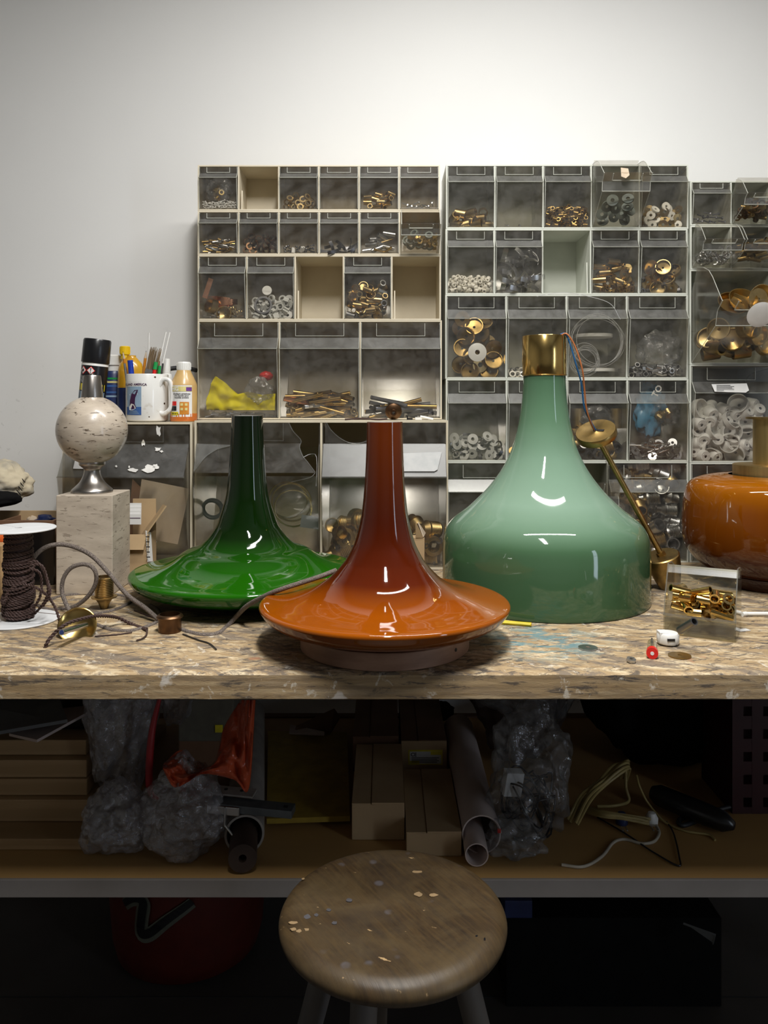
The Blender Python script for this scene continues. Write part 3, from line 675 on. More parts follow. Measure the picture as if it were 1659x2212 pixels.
def bits(*a): return list(a)
T = lambda kind, mat, r, L, n, desc, cat: (kind, mat, r, L, n, desc, cat)
ROWS = [
 # name, x0px, x1px, ytop, ybot, n, material, depth, cells
 ('left stack', 'top row', 427, 950.5, 356.5, 455, 6, 'house_beige', .115, [
   ('bin', [T('screw','white',.0022,.010,46,'small white screw','screw')]),
   ('none', []),
   ('bin', [T('ring','brass',.0085,.005,13,'brass ring','ring')]),
   ('bin', []),
   ('bin', [T('tube','brass',.0065,.020,9,'short brass tube','tube')]),
   ('bin', [T('screw','steel',.004,.016,7,'shiny steel screw','screw')])]),
 ('left stack', 'second row', 427, 951.5, 455.4, 550.5, 6, 'house_beige', .115, [
   ('bin', [T('rod','steel',.0024,.045,16,'steel pin','pin'), T('rod','brass_dark',.0026,.038,14,'dull brass pin','pin')]),
   ('bin', [T('ring','bronze',.010,.006,12,'brown metal ring','ring')]),
   ('bin', [T('screw','dark_steel',.003,.012,18,'dark screw','screw'), T('clip','white',.005,.014,2,'white plastic clip','clip')]),
   ('bin', [T('strip','dark_steel',.004,.045,9,'dark metal strip','strip')]),
   ('bin', [T('tube','steel',.0055,.030,6,'steel tube','tube'), T('rod','brass',.003,.040,3,'brass rod','rod')]),
   ('tip', [T('nut','brass_dark',.008,.008,12,'tarnished nut','nut'), T('ring','greenrubber',.010,.006,8,'grey rubber ring','ring')], 1.0)]),
 ('left stack', 'third row', 427, 952.5, 551, 691.5, 5, 'house_beige', .150, [
   ('bin', [T('cup','brass',.019,.020,2,'brass cup','cup'), T('spring','brass',.006,.030,2,'brass spring','spring'), T('screw','steel',.004,.02,5,'steel screw','screw')]),
   ('bin', [T('clip','translucent',.007,.014,30,'milky plastic clip','clip'), T('washer','white',.012,.003,5,'white plastic washer','washer'), T('ring','translucent',.010,.006,8,'milky plastic ring','ring')]),
   ('none', []),
   ('bin', [T('tube','brass',.0075,.024,12,'brass tube','tube'), T('cup','brass',.012,.010,6,'small brass cup','cup'), T('tube','steel',.008,.022,6,'steel tube','tube')]),
   ('none', [])]),
 ('left stack', 'fourth row', 427, 954.5, 692, 906, 3, 'house_beige', .190, [
   ('bin', [T('rod','dark_steel',.003,.05,12,'dark steel rod','rod')]),
   ('bin', [T('tube','brass_dark',.0055,.080,22,'long tarnished brass tube','tube'), T('tube','brass',.0055,.07,5,'long bright brass tube','tube'), T('rod','copper',.006,.10,2,'copper rod','rod'), T('ring','brass',.009,.008,9,'brass ring','ring'), T('rod','steel',.005,.075,8,'steel rod','rod')]),
   ('bin', [T('rod','dark_steel',.005,.095,18,'long dark steel rod','rod'), T('tube','brass_dark',.0055,.085,6,'long dull brass tube','tube'), T('clip','steel',.006,.014,2,'steel clip','clip')])]),
 ('middle stack', 'top row', 963.5, 1487, 355.5, 494, 5, 'house_grey', .150, [
   ('bin', [T('tube','brass',.012,.026,7,'wide brass tube','tube')]),
   ('bin', [T('screw','steel',.003,.010,2,'tiny steel screw','screw')]),
   ('bin', [T('tube','brass_dark',.0054,.011,150,'small dull brass bushing','bushing')]),
   ('tip', [T('washer','greenrubber',.014,.004,9,'grey green rubber washer','washer')], .80),
   ('bin', [T('washer','brass',.0115,.003,9,'brass washer','washer'), T('washer','ceramic',.011,.004,8,'cream washer','washer')])]),
 ('middle stack', 'second row', 962.5, 1485.5, 494.5, 636, 5, 'house_grey', .150, [
   ('bin', [T('bead','ceramic',.0062,.010,85,'cream ceramic bead','bead')]),
   ('bin', [T('strip','steel',.006,.060,22,'curved steel strip','strip')]),
   ('none', []),
   ('bin', [T('tube','brass',.008,.034,6,'brass tube','tube'), T('nut','brass_dark',.006,.006,28,'small dull brass nut','nut'), T('washer','brass',.013,.003,4,'brass washer','washer')]),
   ('bin', [T('cup','brass',.019,.012,6,'shallow brass cup','cup'), T('nut','dark_steel',.007,.007,7,'dark nut','nut')])]),
 ('middle stack', 'third row', 962, 1486, 636.5, 818, 4, 'house_grey', .170, [
   ('bin', [T('cup','brass_dark',.023,.010,7,'tarnished brass disc','disc'), T('washer','brass',.020,.004,5,'broad brass washer','washer')]),
   ('bin', [T('ring','ceramic',.0085,.004,20,'cream ring','ring'), T('ring','steel',.008,.004,14,'steel ring','ring')]),
   ('bin', []),
   ('bin', [T('tube','steel',.0065,.016,38,'chrome bushing','bushing'), T('nut','steel',.0075,.008,16,'chrome nut','nut')])]),
 ('middle stack', 'fourth row', 963, 1487, 818.5, 997, 4, 'house_grey', .170, [
   ('bin', [T('washer','translucent',.0135,.002,20,'milky plastic washer','washer'), T('strip','dark_steel',.004,.035,8,'dark strip','strip'), T('ring','steel',.010,.003,7,'steel ring','ring')]),
   ('bin', [T('washer','brass_dark',.012,.003,12,'dull brass washer','washer'), T('washer','translucent',.012,.003,6,'milky washer','washer')]),
   ('bin', [T('tube','brass_brush',.014,.040,5,'wide brushed brass tube','tube'), T('socket','brass_brush',.016,.040,4,'ridged brass socket','socket'), T('ring','rubber',.013,.010,7,'black rubber ring','ring'), T('ring','steel',.010,.005,4,'steel ring','ring')]),
   ('bin', [T('screw','steel',.0042,.045,26,'long zinc screw','screw'), T('washer','steel',.011,.002,12,'zinc washer','washer'), T('ring','dark_steel',.014,.008,3,'dark steel ring','ring')])]),
 ('middle stack', 'bottom row', 963.5, 1487, 997.5, 1214, 3, 'house_grey', .190, [
   ('bin', [T('rod','dark_steel',.005,.07,10,'dark steel rod','rod')]),
   ('tip', [T('socket','steel',.017,.045,8,'zinc lamp socket','socket'), T('cup','clear',.018,.03,4,'clear plastic cup','cup')], .55),
   ('bin', [T('socket','steel',.019,.050,11,'zinc ridged lamp socket','socket'), T('socket','brass_brush',.019,.05,7,'brass ridged lamp socket','socket'), T('cup','steel',.018,.02,7,'steel cup','cup')])]),
 ('right stack', 'top row', 1491, 2015, 391, 487, 6, 'house_grey', .115, [
   ('bin', [T('screw','dark_steel',.004,.018,8,'dark screw','screw')]),
   ('tip', [T('ring','bronze',.008,.006,16,'brown metal ring','ring'), T('tube','brass_dark',.005,.02,6,'dull brass tube','tube')], 1.0),
   ('empty', []), ('empty', []), ('empty', []), ('empty', [])]),
 ('right stack', 'second row', 1491, 2015, 487.5, 582, 6, 'house_grey', .115, [
   ('tip', [T('ring','steel',.007,.004,30,'zinc ring','ring')], 1.0),
   ('tip', [T('tube','brass_dark',.006,.028,16,'dull brass tube','tube')], 1.0),
   ('empty', []), ('empty', []), ('empty', []), ('empty', [])]),
 ('right stack', 'third row', 1490, 2015, 582.5, 787, 3, 'house_grey', .190, [
   ('tip', [T('cup','brass',.026,.018,5,'brass cup','cup'), T('cup','brass_dark',.028,.030,4,'tarnished brass cup','cup'), T('tube','brass_dark',.018,.04,3,'wide dull brass tube','tube')], .95),
   ('empty', []), ('empty', [])]),
 ('right stack', 'fourth row', 1490, 2015, 787.5, 999, 3, 'house_grey', .190, [
   ('bin', [T('lampholder','white',.0155,.026,34,'white bulb holder','bulb holder'), T('hoop','white',.024,.012,5,'white plastic hoop','hoop'), T('cup','white',.025,.02,6,'white plastic cup','cup')]),
   ('empty', []), ('empty', [])]),
 ('right stack', 'bottom row', 1490, 2015, 999.5, 1214, 3, 'house_grey', .190, [
   ('bin', []), ('empty', []), ('empty', [])]),
]
CABS = {}
NWORD = {3: 'three', 4: 'four', 5: 'five', 6: 'six'}
seed = 5
for stack, row, xa, xb, ya, yb, n, mat, D, cells in ROWS:
    x0, x1, z1, z0 = X2(xa), X2(xb), Z2(ya), Z2(yb)
    if row == 'bottom row': z0 = BENCH+.0005
    yf = 2.0
    cab = thing('bin_cabinet', ((x0+x1)/2, yf+D/2, z0), '%s cabinet of %s clear bins, %s of the %s' % ('beige' if 'beige' in mat else 'pale green-grey', NWORD[n], row, stack), 'cabinet')
    CABS[(stack, row)] = cab
    cl, (cz0, cz1) = housing(cab, x0, x1, z0, z1, yf, D, n, mat)
    for k, (cell, (a, b)) in enumerate(zip(cells, cl)):
        seed += 1
        if cell[0] in ('none', 'empty'):
            if cell[0] == 'none' or k:
                obj('stop_rib', prism([(yf+.004, cz0), (yf+.03, cz0), (yf+.016, cz0+(cz1-cz0)*.46), (yf+.010, cz0+(cz1-cz0)*.46)], a+.004, a+.0065) if stack == 'left stack' else
                    prism([(yf+.004, cz0), (yf+.03, cz0), (yf+.016, cz0+(cz1-cz0)*.5), (yf+.010, cz0+(cz1-cz0)*.5)], b-.0065, b-.004), mat, cab)
            continue
        tilt = cell[2] if cell[0] == 'tip' else 0.0
        H = cz1-cz0; big = H > .17
        bb, M = tip_bin(cab, a, b, cz0, cz1, yf-.001, D-.004, tilt, *((0.155, 0.275, 0.09) if not big else (0.16, 0.28, 0.09)), label='clear bin tipped open' if tilt else None)
        where = '%s bin of the %s, %s' % (ORD[k], stack, row)
        if cell[1] and tilt > .3: pile(Matrix.Translation(((a+b)/2, yf-.001, cz0+.0012)), b-a-.006, .1, cell[1], where, seed, trough=H)
        elif cell[1]: pile(M, b-a-.006, min(.27*H if H < .17 else .34*H, .07), cell[1], where, seed)

# large two-bin cabinet and the single one, standing further forward
D2 = 1.916
def W2(px, py, d=D2): return P(px, py, d)
cab2 = thing('bin_cabinet', (-.1484, D2+.14, .9205), 'beige cabinet of two large clear bins with broken fronts, under the left stack', 'cabinet')
cl2, zz2 = housing(cab2, -.4484, .1516, .9205, 1.2725, D2, .296, 2, 'house_beige', .005)
cab1 = thing('bin_cabinet', (-.607, D2+.14, .9205), 'beige cabinet with one large clear bin behind the travertine block', 'cabinet')
cl1, zz1 = housing(cab1, -.7604, -.4538, .9205, 1.2685, D2, .296, 1, 'house_beige', .005)
HB = zz2[1]-zz2[0]; LAB, LED, PR = .145, .36, .145
def shard(nm, parent, pts, mat='bin', t=.002, **k): return obj(nm, sheet(pts, t), mat, parent, **k)
def panel_pt(px, py, zone):
    """a point on the front of a large bin: zone 0 label panel, 1 sloping ledge, 2 lower panel"""
    ztop = zz2[0]+(1-LAB)*HB; zled = zz2[0]+(1-LED)*HB; ylab = D2-.001; yled = ylab-PR*HB
    yy = ylab
    for _ in range(4):
        z = EYE-(py-875.0)*yy/F
        if zone == 1: yy = ylab+(yled-ylab)*(ztop-z)/(ztop-zled)
        elif zone == 2: yy = ylab+(yled-ylab)*(z-zz2[0])/(zled-zz2[0])
    return P(px, py, yy)
def big_bin(cab, x0, x1, zz):
    b, M = tip_bin(cab, x0, x1, zz[0], zz[1], D2-.001, .292, 0, LAB, LED, PR, front=False)
    ORG[b.name] = ORG[cab.name]+b.location
    w0, w1 = x0+.003, x1-.003; yl = D2-.001-PR*HB; zl = zz[0]+(1-LED)*HB
    obj('lower_panel', sheet([(w0, yl, zl), (w1, yl, zl), (w1, D2-.001, zz[0]+.002), (w0, D2-.001, zz[0]+.002)], .002), 'bin', b)
    return b, M
b0, M0 = big_bin(cab1, *cl1[0], zz1)
def lip_parts(b, x0, x1, zz, ledge=True, label=True):
    yl = D2-.001-PR*HB; zl = zz[0]+(1-LED)*HB; zt = zz[0]+(1-LAB)*HB
    if ledge: obj('front_lip', join(sheet([(x0, D2-.001, zt), (x1, D2-.001, zt), (x1, yl, zl), (x0, yl, zl)], .002), box(x0-.001, x1+.001, yl-.003, yl, zl-.003, zl)), 'bin_lip', b)
    if label:
        obj('label_panel', box(x0, x1, D2-.003, D2-.001, zt, zz[1]-.003), 'bin', b)
        xm = (x0+x1)/2; fw = (x1-x0)*.3
        obj('label_frame', join(box(xm-fw, xm+fw, D2-.006, D2-.003, zt+.003, zt+.005), box(xm-fw, xm-fw+.002, D2-.006, D2-.003, zt+.003, zz[1]-.004), box(xm+fw-.002, xm+fw, D2-.006, D2-.003, zt+.003, zz[1]-.004)), 'bin_lip', b)
lip_parts(b0, cl1[0][0]+.003, cl1[0][1]-.003, zz1)
rs = random.Random(8)
def splat(parent, px, py, w, h, zone, sd, n=11):
    r = random.Random(sd); pts = []
    for k in range(n):
        a = 2*PI*k/n; q = r.uniform(.45, 1.1); pts.append(panel_pt(px+w*q*math.cos(a), py+h*q*math.sin(a), zone)+Vector((0, -.0032, 0)))
    obj('paint_splash', sheet(pts, .0007), 'paintwhite', parent, label='dried white paint splash')
for a in ((343, 930, 6, 15, 0, 1), (310, 957, 4, 9, 1, 2), (341, 970, 9, 5, 1, 3), (290, 1016, 14, 6, 1, 4), (322, 1012, 16, 9, 1, 5), (337, 1008, 8, 7, 1, 6), (280, 1008, 3, 4, 1, 7), (252, 1007, 3, 3, 1, 8), (350, 975, 5, 3, 1, 9), (335, 1170, 6, 4, 2, 10)): splat(b0, *a)
obj('paper_label', sheet([panel_pt(x, y, 1)+Vector((0, -.0035, 0)) for x, y in ((163, 995), (200, 997), (205, 1013), (159, 1012))], .0006), 'paper', b0, label='white paper scrap')
# contents of the single bin
tag(obj('cardboard_sheet', sheet([P(306, 1035, 1.95), P(410, 1056, 1.95), P(384, 1176, 1.935), P(290, 1158, 1.935)], .003), 'card_pale'), 'pale brown square board standing tilted inside the bin behind the block', 'board')
tag(obj('cardboard_sheet', sheet([P(286, 1035, 1.985), P(345, 1092, 1.985), P(330, 1190, 1.97), P(270, 1190, 1.97)], .003), 'card_dark'), 'dark board corner behind the pale square board in the single bin', 'board')
# the two broken ones
b1, M1 = big_bin(cab2, *cl2[0], zz2)
g = shard('label_panel', b1, [panel_pt(x, y, 0) for x, y in ((428, 913), (624, 913), (633, 930), (640, 938), (650, 948), (650, 956), (428, 957))])
g = shard('front_lip', b1, [panel_pt(x, y, 1) for x, y in ((424, 957), (650, 957), (648, 967), (655, 985), (663, 996), (680, 1021), (418, 1021))], 'bin')
g = shard('front_lip_remnant', b1, [panel_pt(x, y, 1)+Vector((0, -.003, 0)) for x, y in ((424, 958), (505, 961), (470, 970), (445, 986), (428, 1003), (419, 1018))], 'bin_lip')
crack = smooth_path([panel_pt(*q) for q in ((624, 913, 0), (633, 931, 0), (643, 942, 0), (651, 953, 0), (647, 966, 1), (654, 985, 1), (664, 997, 1), (681, 1020, 1))], 3)
obj('broken_edge', tube([p+Vector((0, -.002, 0)) for p in crack], .0011, 5), 'bin_lip', b1)
obj('broken_edge', tube([p+Vector((0, -.002, 0)) for p in smooth_path([panel_pt(*q) for q in ((655, 988, 1), (671, 981, 1), (684, 988, 1), (683, 1050, 2))], 3)], .0009, 5), 'bin_lip', b1)
obj('crack', tube([p+Vector((0, -.003, 0)) for p in smooth_path([panel_pt(*q) for q in ((681, 1021, 1), (670, 1031, 2), (629, 1041, 2))], 3)], .0008, 5), 'bin_lip', b1)
obj('crack', tube([p+Vector((0, -.003, 0)) for p in smooth_path([panel_pt(*q) for q in ((505, 961, 1), (470, 970, 1), (445, 986, 1), (419, 1018, 1))], 3)], .0009, 5), 'bin_lip', b1)
obj('label_frame', join(*[tube([panel_pt(*a)+Vector((0, -.002, 0)), panel_pt(*b)+Vector((0, -.002, 0))], .0009, 4) for a, b in (((500, 950, 0), (612, 952, 0)), ((612, 952, 0), (612, 914, 0)))]), 'bin_lip', b1)
b2, M2 = big_bin(cab2, *cl2[1], zz2)
lip_parts(b2, cl2[1][0]+.003, cl2[1][1]-.003, zz2, True, False)
bite = [(705+(832-705)*k/14, 913+45*math.sin(PI*k/14)**.75) for k in range(15)]
shard('label_panel', b2, [panel_pt(x, y, 0) for x, y in [(702, 913)]+bite[1:-1]+[(834, 913), (964, 913), (964, 957), (702, 957)]])
obj('broken_edge', tube([panel_pt(x, y, 0)+Vector((0, -.0015, 0)) for x, y in bite], .001, 5), 'bin_lip', b2)
obj('paper_label', sheet([panel_pt(x, y, 1)+Vector((0, -.0035, 0)) for x, y in ((868, 979), (954, 976), (945, 1014), (938, 1018), (868, 1018))], .0008), 'dullpaper', b2, label='crumpled white paper label')
where = 'the broken bin behind the green shade'
for k, (px, py, d, r, rt, mt) in enumerate(((633, 1098, 1.965, .047, (.12, 0, 0), 'brass'), (630, 1085, 1.985, .050, (.2, .1, 0), 'brass_brush'), (622, 1080, 2.0, .049, (.25, -.15, 0), 'brass_dark'))):
    g = xf(pipe(r, r*.93, -.002, .002, 40), Matrix.Translation(P(px, py, d)) @ Euler((PI/2+rt[0], rt[1], 0)).to_matrix().to_4x4())
    tag(obj('hoop', g, mt, smooth=30), ('front bright', 'middle dull', 'rearmost dark')[k]+' brass hoop standing in '+where, 'hoop', 'brass hoops in the broken bin')
tag(obj('lens', xf(lathe([(0, -.001), (.040, -.001), (.040, .001), (0, .003)], 32), Matrix.Translation(P(633, 1098, 1.975)) @ Euler((PI/2+.12, 0, 0)).to_matrix().to_4x4()), 'clear', smooth=30), 'clear round disc inside the brass hoops behind the green shade', 'disc')
tag(obj('cable_coil', join(*[xf(tube([Vector((.023*math.cos(a), .023*math.sin(a), .004*k)) for a in [2*PI*i/28 for i in range(28)]], .004, 6, True), Matrix.Translation(P(460, 1098, 1.985)) @ Euler((PI/2+.3, .1*k, 0)).to_matrix().to_4x4()) for k in range(3)]), 'rubber', smooth=60), 'black cable coil in the left half of the broken bin', 'coil')
tag(obj('coin_battery', cbox(P(672, 1128, 1.965), (.05, .002, .03), (0, .15, .1)), 'greyboard'), 'grey card piece lying against the brass hoops in the bin', 'card')
pile(M1, cl2[0][1]-cl2[0][0]-.01, .13, [T('rod','dark_steel',.006,.09,7,'dark steel rod','rod'), T('rod','steel',.003,.07,3,'thin steel rod','rod'), T('ring','rubber',.016,.012,6,'black rubber ring','ring')], where, 91)
pile(M2, cl2[1][1]-cl2[1][0]-.01, .14, [T('socket','brass_brush',.023,.060,15,'large ridged brass socket','socket'), T('ring','brass_brush',.024,.026,7,'wide brass ring','ring'), T('cup','brass_dark',.018,.02,5,'dull brass cup','cup'), T('nut','dark_steel',.008,.008,12,'dark nut','nut')], 'the bin behind the brown shade', 92)

# special things inside the smaller bins
def onshelf(g):      # soft things flatten against the shelf and stay under the bench
    return [Vector((v[0], min(v[1], 2.08), min(max(v[2], SHELF+.0008), .878))) for v in g[0]], g[1]
def lumpy(name, c, s, mat, label, cat, seed=1, amp=.3, freq=2.5, fine=.1, sub=4, group=None):
    return tag(obj(name, onshelf(rope_blob(c, s, seed, sub, amp, freq, fine)) if c[2] < .9 else rope_blob(c, s, seed, sub, amp, freq, fine), mat, smooth=70), label, cat, group)
def at(px, py, d=2.03): return P(px, py, d)
lumpy('plastic_bag', at(474, 412, 2.035), (.031, .018, .034), 'bag', 'clear bag of brass bits in the first bin, top row, left stack', 'bag', 3)
for k in range(7):
    p = at(474+rs.uniform(-9, 12), 415+rs.uniform(-9, 14), 2.035)
    tag(obj('brass_fitting', xf(pipe(.007, .004, -.005, .005, 10), Matrix.Translation(p) @ Euler((rs.uniform(0, 3), rs.uniform(0, 3), 0)).to_matrix().to_4x4()), 'brass_pol', smooth=35), 'shiny brass fitting inside the clear bag, top row, left stack', 'fitting', 'brass fittings in the clear bag')
def spiral_strip(c, r0, r1, turns, w, a0=0.0):
    V, Fc = [], []; n = int(turns*24)
    for i in range(n+1):
        a = a0+2*PI*turns*i/n; r = r0+(r1-r0)*i/n
        for q, rr in ((0, r), (w, r), (w, r+.0012), (0, r+.0012)): V.append((c[0]+rr*math.cos(a), c[1]+rr*math.sin(a)*.6, c[2]+q+.006*math.sin(a*.5)))
    for i in range(n):
        for q in range(4): Fc.append((i*4+q, i*4+(q+1) % 4, i*4+4+(q+1) % 4, i*4+4+q))
    Fc += [(3, 2, 1, 0), (n*4, n*4+1, n*4+2, n*4+3)]
    return V, Fc
tag(obj('copper_strip', join(spiral_strip(at(482, 658, 2.05), .018, .043, 2.3, .014, 2.6), sheet([at(437, 642, 2.005), at(447, 646, 2.005), at(461, 604, 2.01), at(451, 600, 2.01)], .001)), 'copper', smooth=40), 'coiled copper strip with one end sticking up, third row, left stack', 'strip')
tag(obj('cable_clamp', xf(pipe(.022, .0175, -.006, .006, 24), Matrix.Translation(at(569, 660, 2.008)) @ Euler((PI/2-.1, .2, 0)).to_matrix().to_4x4()), 'dark_steel', smooth=30), 'dark ring clamp among the milky clips, third row, left stack', 'clamp')
tag(obj('round_lid', xf(cyl(.012, -.003, .003, 20), Matrix.Translation(at(577, 628, 2.015)) @ Euler((PI/2-.2, .1, 0)).to_matrix().to_4x4()), 'white', smooth=30), 'round white cap on top of the milky clips, left stack', 'cap')
def cloth():
    pts = [(447, 878), (455, 850), (462, 812), (475, 822), (492, 838), (510, 850), (530, 848), (560, 852), (594, 850), (594, 872), (570, 884), (520, 882), (480, 886)]
    V, Fc = [], []; nx, nz = 40, 16
    for s in (0, 1):
        for i in range(nx+1):
            px = 446+148*i/nx; tops = [(446, 862), (456, 832), (463, 812), (478, 822), (496, 838), (512, 852), (535, 846), (565, 853), (594, 850)]
            for (xa, ya), (xb, yb) in zip(tops, tops[1:]):
                if xa <= px <= xb: top = ya+(yb-ya)*(px-xa)/(xb-xa); break
            for j in range(nz+1):
                py = top+(886-top)*j/nz; n = mnoise.noise(Vector((px*.035, py*.05, 0)))*.012+mnoise.noise(Vector((px*.09, py*.1, 4)))*.004
                p = P(px, py, 2.022); V.append(Vector((p.x, 2.022+n+s*.02, p.z)))
    K = (nx+1)*(nz+1)
    for i in range(nx):
        for j in range(nz):
            a = i*(nz+1)+j; b = a+nz+1; Fc.append((a, b, b+1, a+1)); Fc.append((K+a, K+a+1, K+b+1, K+b))
    for i in range(nx):
        a = i*(nz+1); Fc.append((a, K+a, K+a+nz+1, a+nz+1)); a += nz; Fc.append((a, a+nz+1, K+a+nz+1, K+a))
    for j in range(nz): Fc.append((j, j+1, K+j+1, K+j)); a = nx*(nz+1)+j; Fc.append((a, K+a, K+a+1, a+1))
    return V, Fc
tag(obj('cloth', cloth(), 'yellowcloth', smooth=60), 'crumpled bright yellow cloth in the first large bin, left stack', 'cloth')
lumpy('round_lid', at(575, 812, 2.05), (.017, .017, .012), 'red', 'red cap behind the yellow cloth', 'cap', 5, .1)
lumpy('plastic_bag', at(560, 843, 2.005), (.034, .012, .03), 'bag', 'clear bag lying over the yellow cloth', 'bag', 6)
tag(obj('white_disc', xf(lathe([(.006, -.002), (.023, -.002), (.023, .001), (.010, .004), (.006, .004)], 26, closed=True), Matrix.Translation(at(1031, 761, 2.003)) @ Euler((PI/2, 0, 0)).to_matrix().to_4x4()), 'white', smooth=30), 'white disc with a hole before the tarnished discs, middle stack', 'disc')
def wire_coil(cx, cy, d, rads, seed, dy=.006, squ=1.0):
    r = random.Random(seed); gs = []
    for rad in rads:
        ox, oz = r.uniform(-.006, .006), r.uniform(-.006, .006); c = P(cx, cy, d); tx, ty = r.uniform(-.12, .12), r.uniform(.9, 1.08)*squ; yy = r.uniform(-dy, dy)
        gs.append(tube([Vector((c.x+ox+rad*math.cos(a), c.y+yy+rad*tx*math.sin(a), c.z+oz+rad*ty*math.sin(a))) for a in [2*PI*k/40 for k in range(40)]], .0007, 4, True))
    return join(*gs)
tag(obj('wire_coil', wire_coil(1291, 738, 2.012, [.065, .062, .067, .058, .060, .064], 4, .003), 'wire', smooth=60), 'large loops of thin steel wire in the third bin, middle stack', 'wire')
tag(obj('wire_coil', wire_coil(1262, 776, 2.03, [.036, .034, .031, .037, .030, .033, .028], 5), 'wire', smooth=60), 'smaller coil of thin steel wire lying lower in the same bin', 'wire')
tag(obj('loose_wire', tube(smooth_path([P(1160, 640, 1.985), P(1215, 632, 1.975), P(1270, 640, 1.968), P(1318, 656, 1.966), P(1340, 690, 1.972)], 8), .0007, 4), 'wire'), 'fine wire straying along the cabinet above the coil bin', 'wire')
for k, (px, py, w) in enumerate(((1282, 726, .048), (1290, 800, .046))):
    tag(obj('white_reel', cyl(w, -.004, .004, 30, P(px, py, 2.075)), 'white', smooth=30), ('upper' if k == 0 else 'lower')+' white reel flange behind the wire coils, middle stack', 'reel')
lumpy('plastic_bag', at(1424, 757, 2.03), (.056, .026, .044), 'bag', 'clear bag standing over the chrome bushings, middle stack', 'bag', 9)
lumpy('plastic_bag', at(1403, 888, 2.055), (.036, .02, .068), 'bluebag', 'blue printed bag in the last bin, fourth row, middle stack', 'bag', 10, .35)
bb = ORG['plastic_bag.003'] if 'plastic_bag.003' in ORG else None
tag(obj('bag_lettering', flat(text_geo('TO', .022, 'CENTER', .0006), P(1425, 848, 2.012), (.5, 0, .87), (-.87, 0, .5)), 'white'), 'white letters TO printed on the blue bag', 'lettering')
lumpy('plastic_bag', at(1437, 890, 2.04), (.035, .02, .032), 'bag', 'clear bag of brass fittings beside the blue bag', 'bag', 12)
for k in range(5):
    p = at(1420+rs.uniform(-10, 25), 892+rs.uniform(-12, 12), 2.04)
    tag(obj('brass_fitting', xf(pipe(.011, .007, -.008, .008, 12), Matrix.Translation(p) @ Euler((rs.uniform(0, 3), rs.uniform(0, 3), 0)).to_matrix().to_4x4()), 'brass', smooth=35), 'brass fitting inside the clear bag beside the blue bag', 'fitting', 'brass fittings beside the blue bag')
lumpy('plastic_bag', at(1290, 905, 2.04), (.038, .022, .033), 'bag', 'clear bag between wide brass tubes, fourth row, middle stack', 'bag', 13)
for px in (1247, 1331):
    tag(obj('brass_sleeve', join(pipe(.0155, .013, .0, .05, 18, P(px, 925, 2.05))), 'brass_brush', smooth=30), ('left' if px < 1300 else 'right')+' upright brushed brass sleeve, fourth row, middle stack', 'sleeve')
tag(obj('adhesive_tape', sheet([P(1341, 362, 1.905), P(1357, 364, 1.905), P(1360, 378, 1.888), P(1352, 385, 1.886), P(1342, 381, 1.886)], .0006), 'card_pale'), 'scrap of brown tape on the tipped bin, middle stack, top row', 'tape')
tag(obj('white_disc', xf(lathe([(0, -.002), (.027, -.002), (.030, .002), (.02, .004), (0, .004)], 26), Matrix.Translation(P(1642, 679, 1.80)) @ Euler((PI/2+.5, 0, 0)).to_matrix().to_4x4()), 'white', smooth=30), 'white disc lying on the brass cups in the big tipped bin', 'disc')
for k, (px, py) in enumerate(((1580, 660), (1604, 652), (1640, 646))):
    tag(obj('brass_cup', xf(lathe([(.004, -.006), (.028, -.006), (.036, .010), (.034, .010), (.026, -.003), (.004, -.003)], 26, closed=True), Matrix.Translation(P(px, py, 1.945)) @ Euler((.9+PI/4*(k == 2), -.2, .2)).to_matrix().to_4x4()), 'brass_dark' if k < 2 else 'brass', smooth=30), ('left', 'middle', 'right')[k]+' brass cup rising over the edge of the big tipped bin', 'cup', 'brass cups on top of the big tipped bin')
lab = thing('paper_note', P(1577, 838, 1.97), 'small white paper note on the bin of white bulb holders', 'paper')
obj('note_sheet', sheet([P(1537, 830, 1.978), P(1613, 828, 1.978), P(1618, 843, 1.968), P(1611, 848, 1.966), P(1544, 846, 1.966)], .0005), 'paper', lab)
for k in range(5):
    a, b = P(1547, 832+k*2.8, 1.9765-k*.0024), P(1547+(30, 38, 34, 38, 16)[k], 832.2+k*2.8, 1.9765-k*.0024)
    obj('printed_line', box(a.x, b.x, a.y-.0022, a.y-.0016, a.z-.0005, a.z+.0005), 'black', lab)
# small parts left on top of the two-bin cabinet
t = thing('ceiling_rose', P(848, 905, 1.955), 'small brown metal rose lying on the two-bin cabinet above the brown shade', 'fitting')
q = P(850, 889, 1.958)
R90 = Euler((PI/2, 0, 0)).to_matrix().to_4x4()
obj('flange', xf(lathe([(.005, -.002), (.0205, -.002), (.0195, .002), (.012, .006), (.005, .006)], 26, closed=True), Matrix.Translation(q) @ Euler((PI/2+.2, 0, 0)).to_matrix().to_4x4()), 'bronze', t, smooth=30)
obj('nipple', xf(pipe(.0072, .004, .0, .022, 14), Matrix.Translation(q) @ Euler((PI/2+.15, 0, 0)).to_matrix().to_4x4()), 'bronze', t, smooth=30)
tag(obj('brown_cord', tube(smooth_path([P(745, 906, 1.93), P(780, 904, 1.935), P(815, 906, 1.93), P(836, 905, 1.94)], 6), .0022, 6), 'twist'), 'scrap of brown cord along the top of the two-bin cabinet', 'cord')
tag(obj('cable_clip', join(cbox(P(904, 904, 1.94), (.016, .006, .006)), cyl2(P(908, 900, 1.94), P(936, 906, 1.935), .0032)), 'white'), 'white cable clip on the two-bin cabinet edge', 'clip')
tag(obj('terminal_block', join(cbox(P(885, 905, 1.935), (.014, .006, .004)), cbox(P(880, 901, 1.935), (.003, .004, .007))), 'black'), 'tiny black terminal beside the white cable clip', 'terminal')

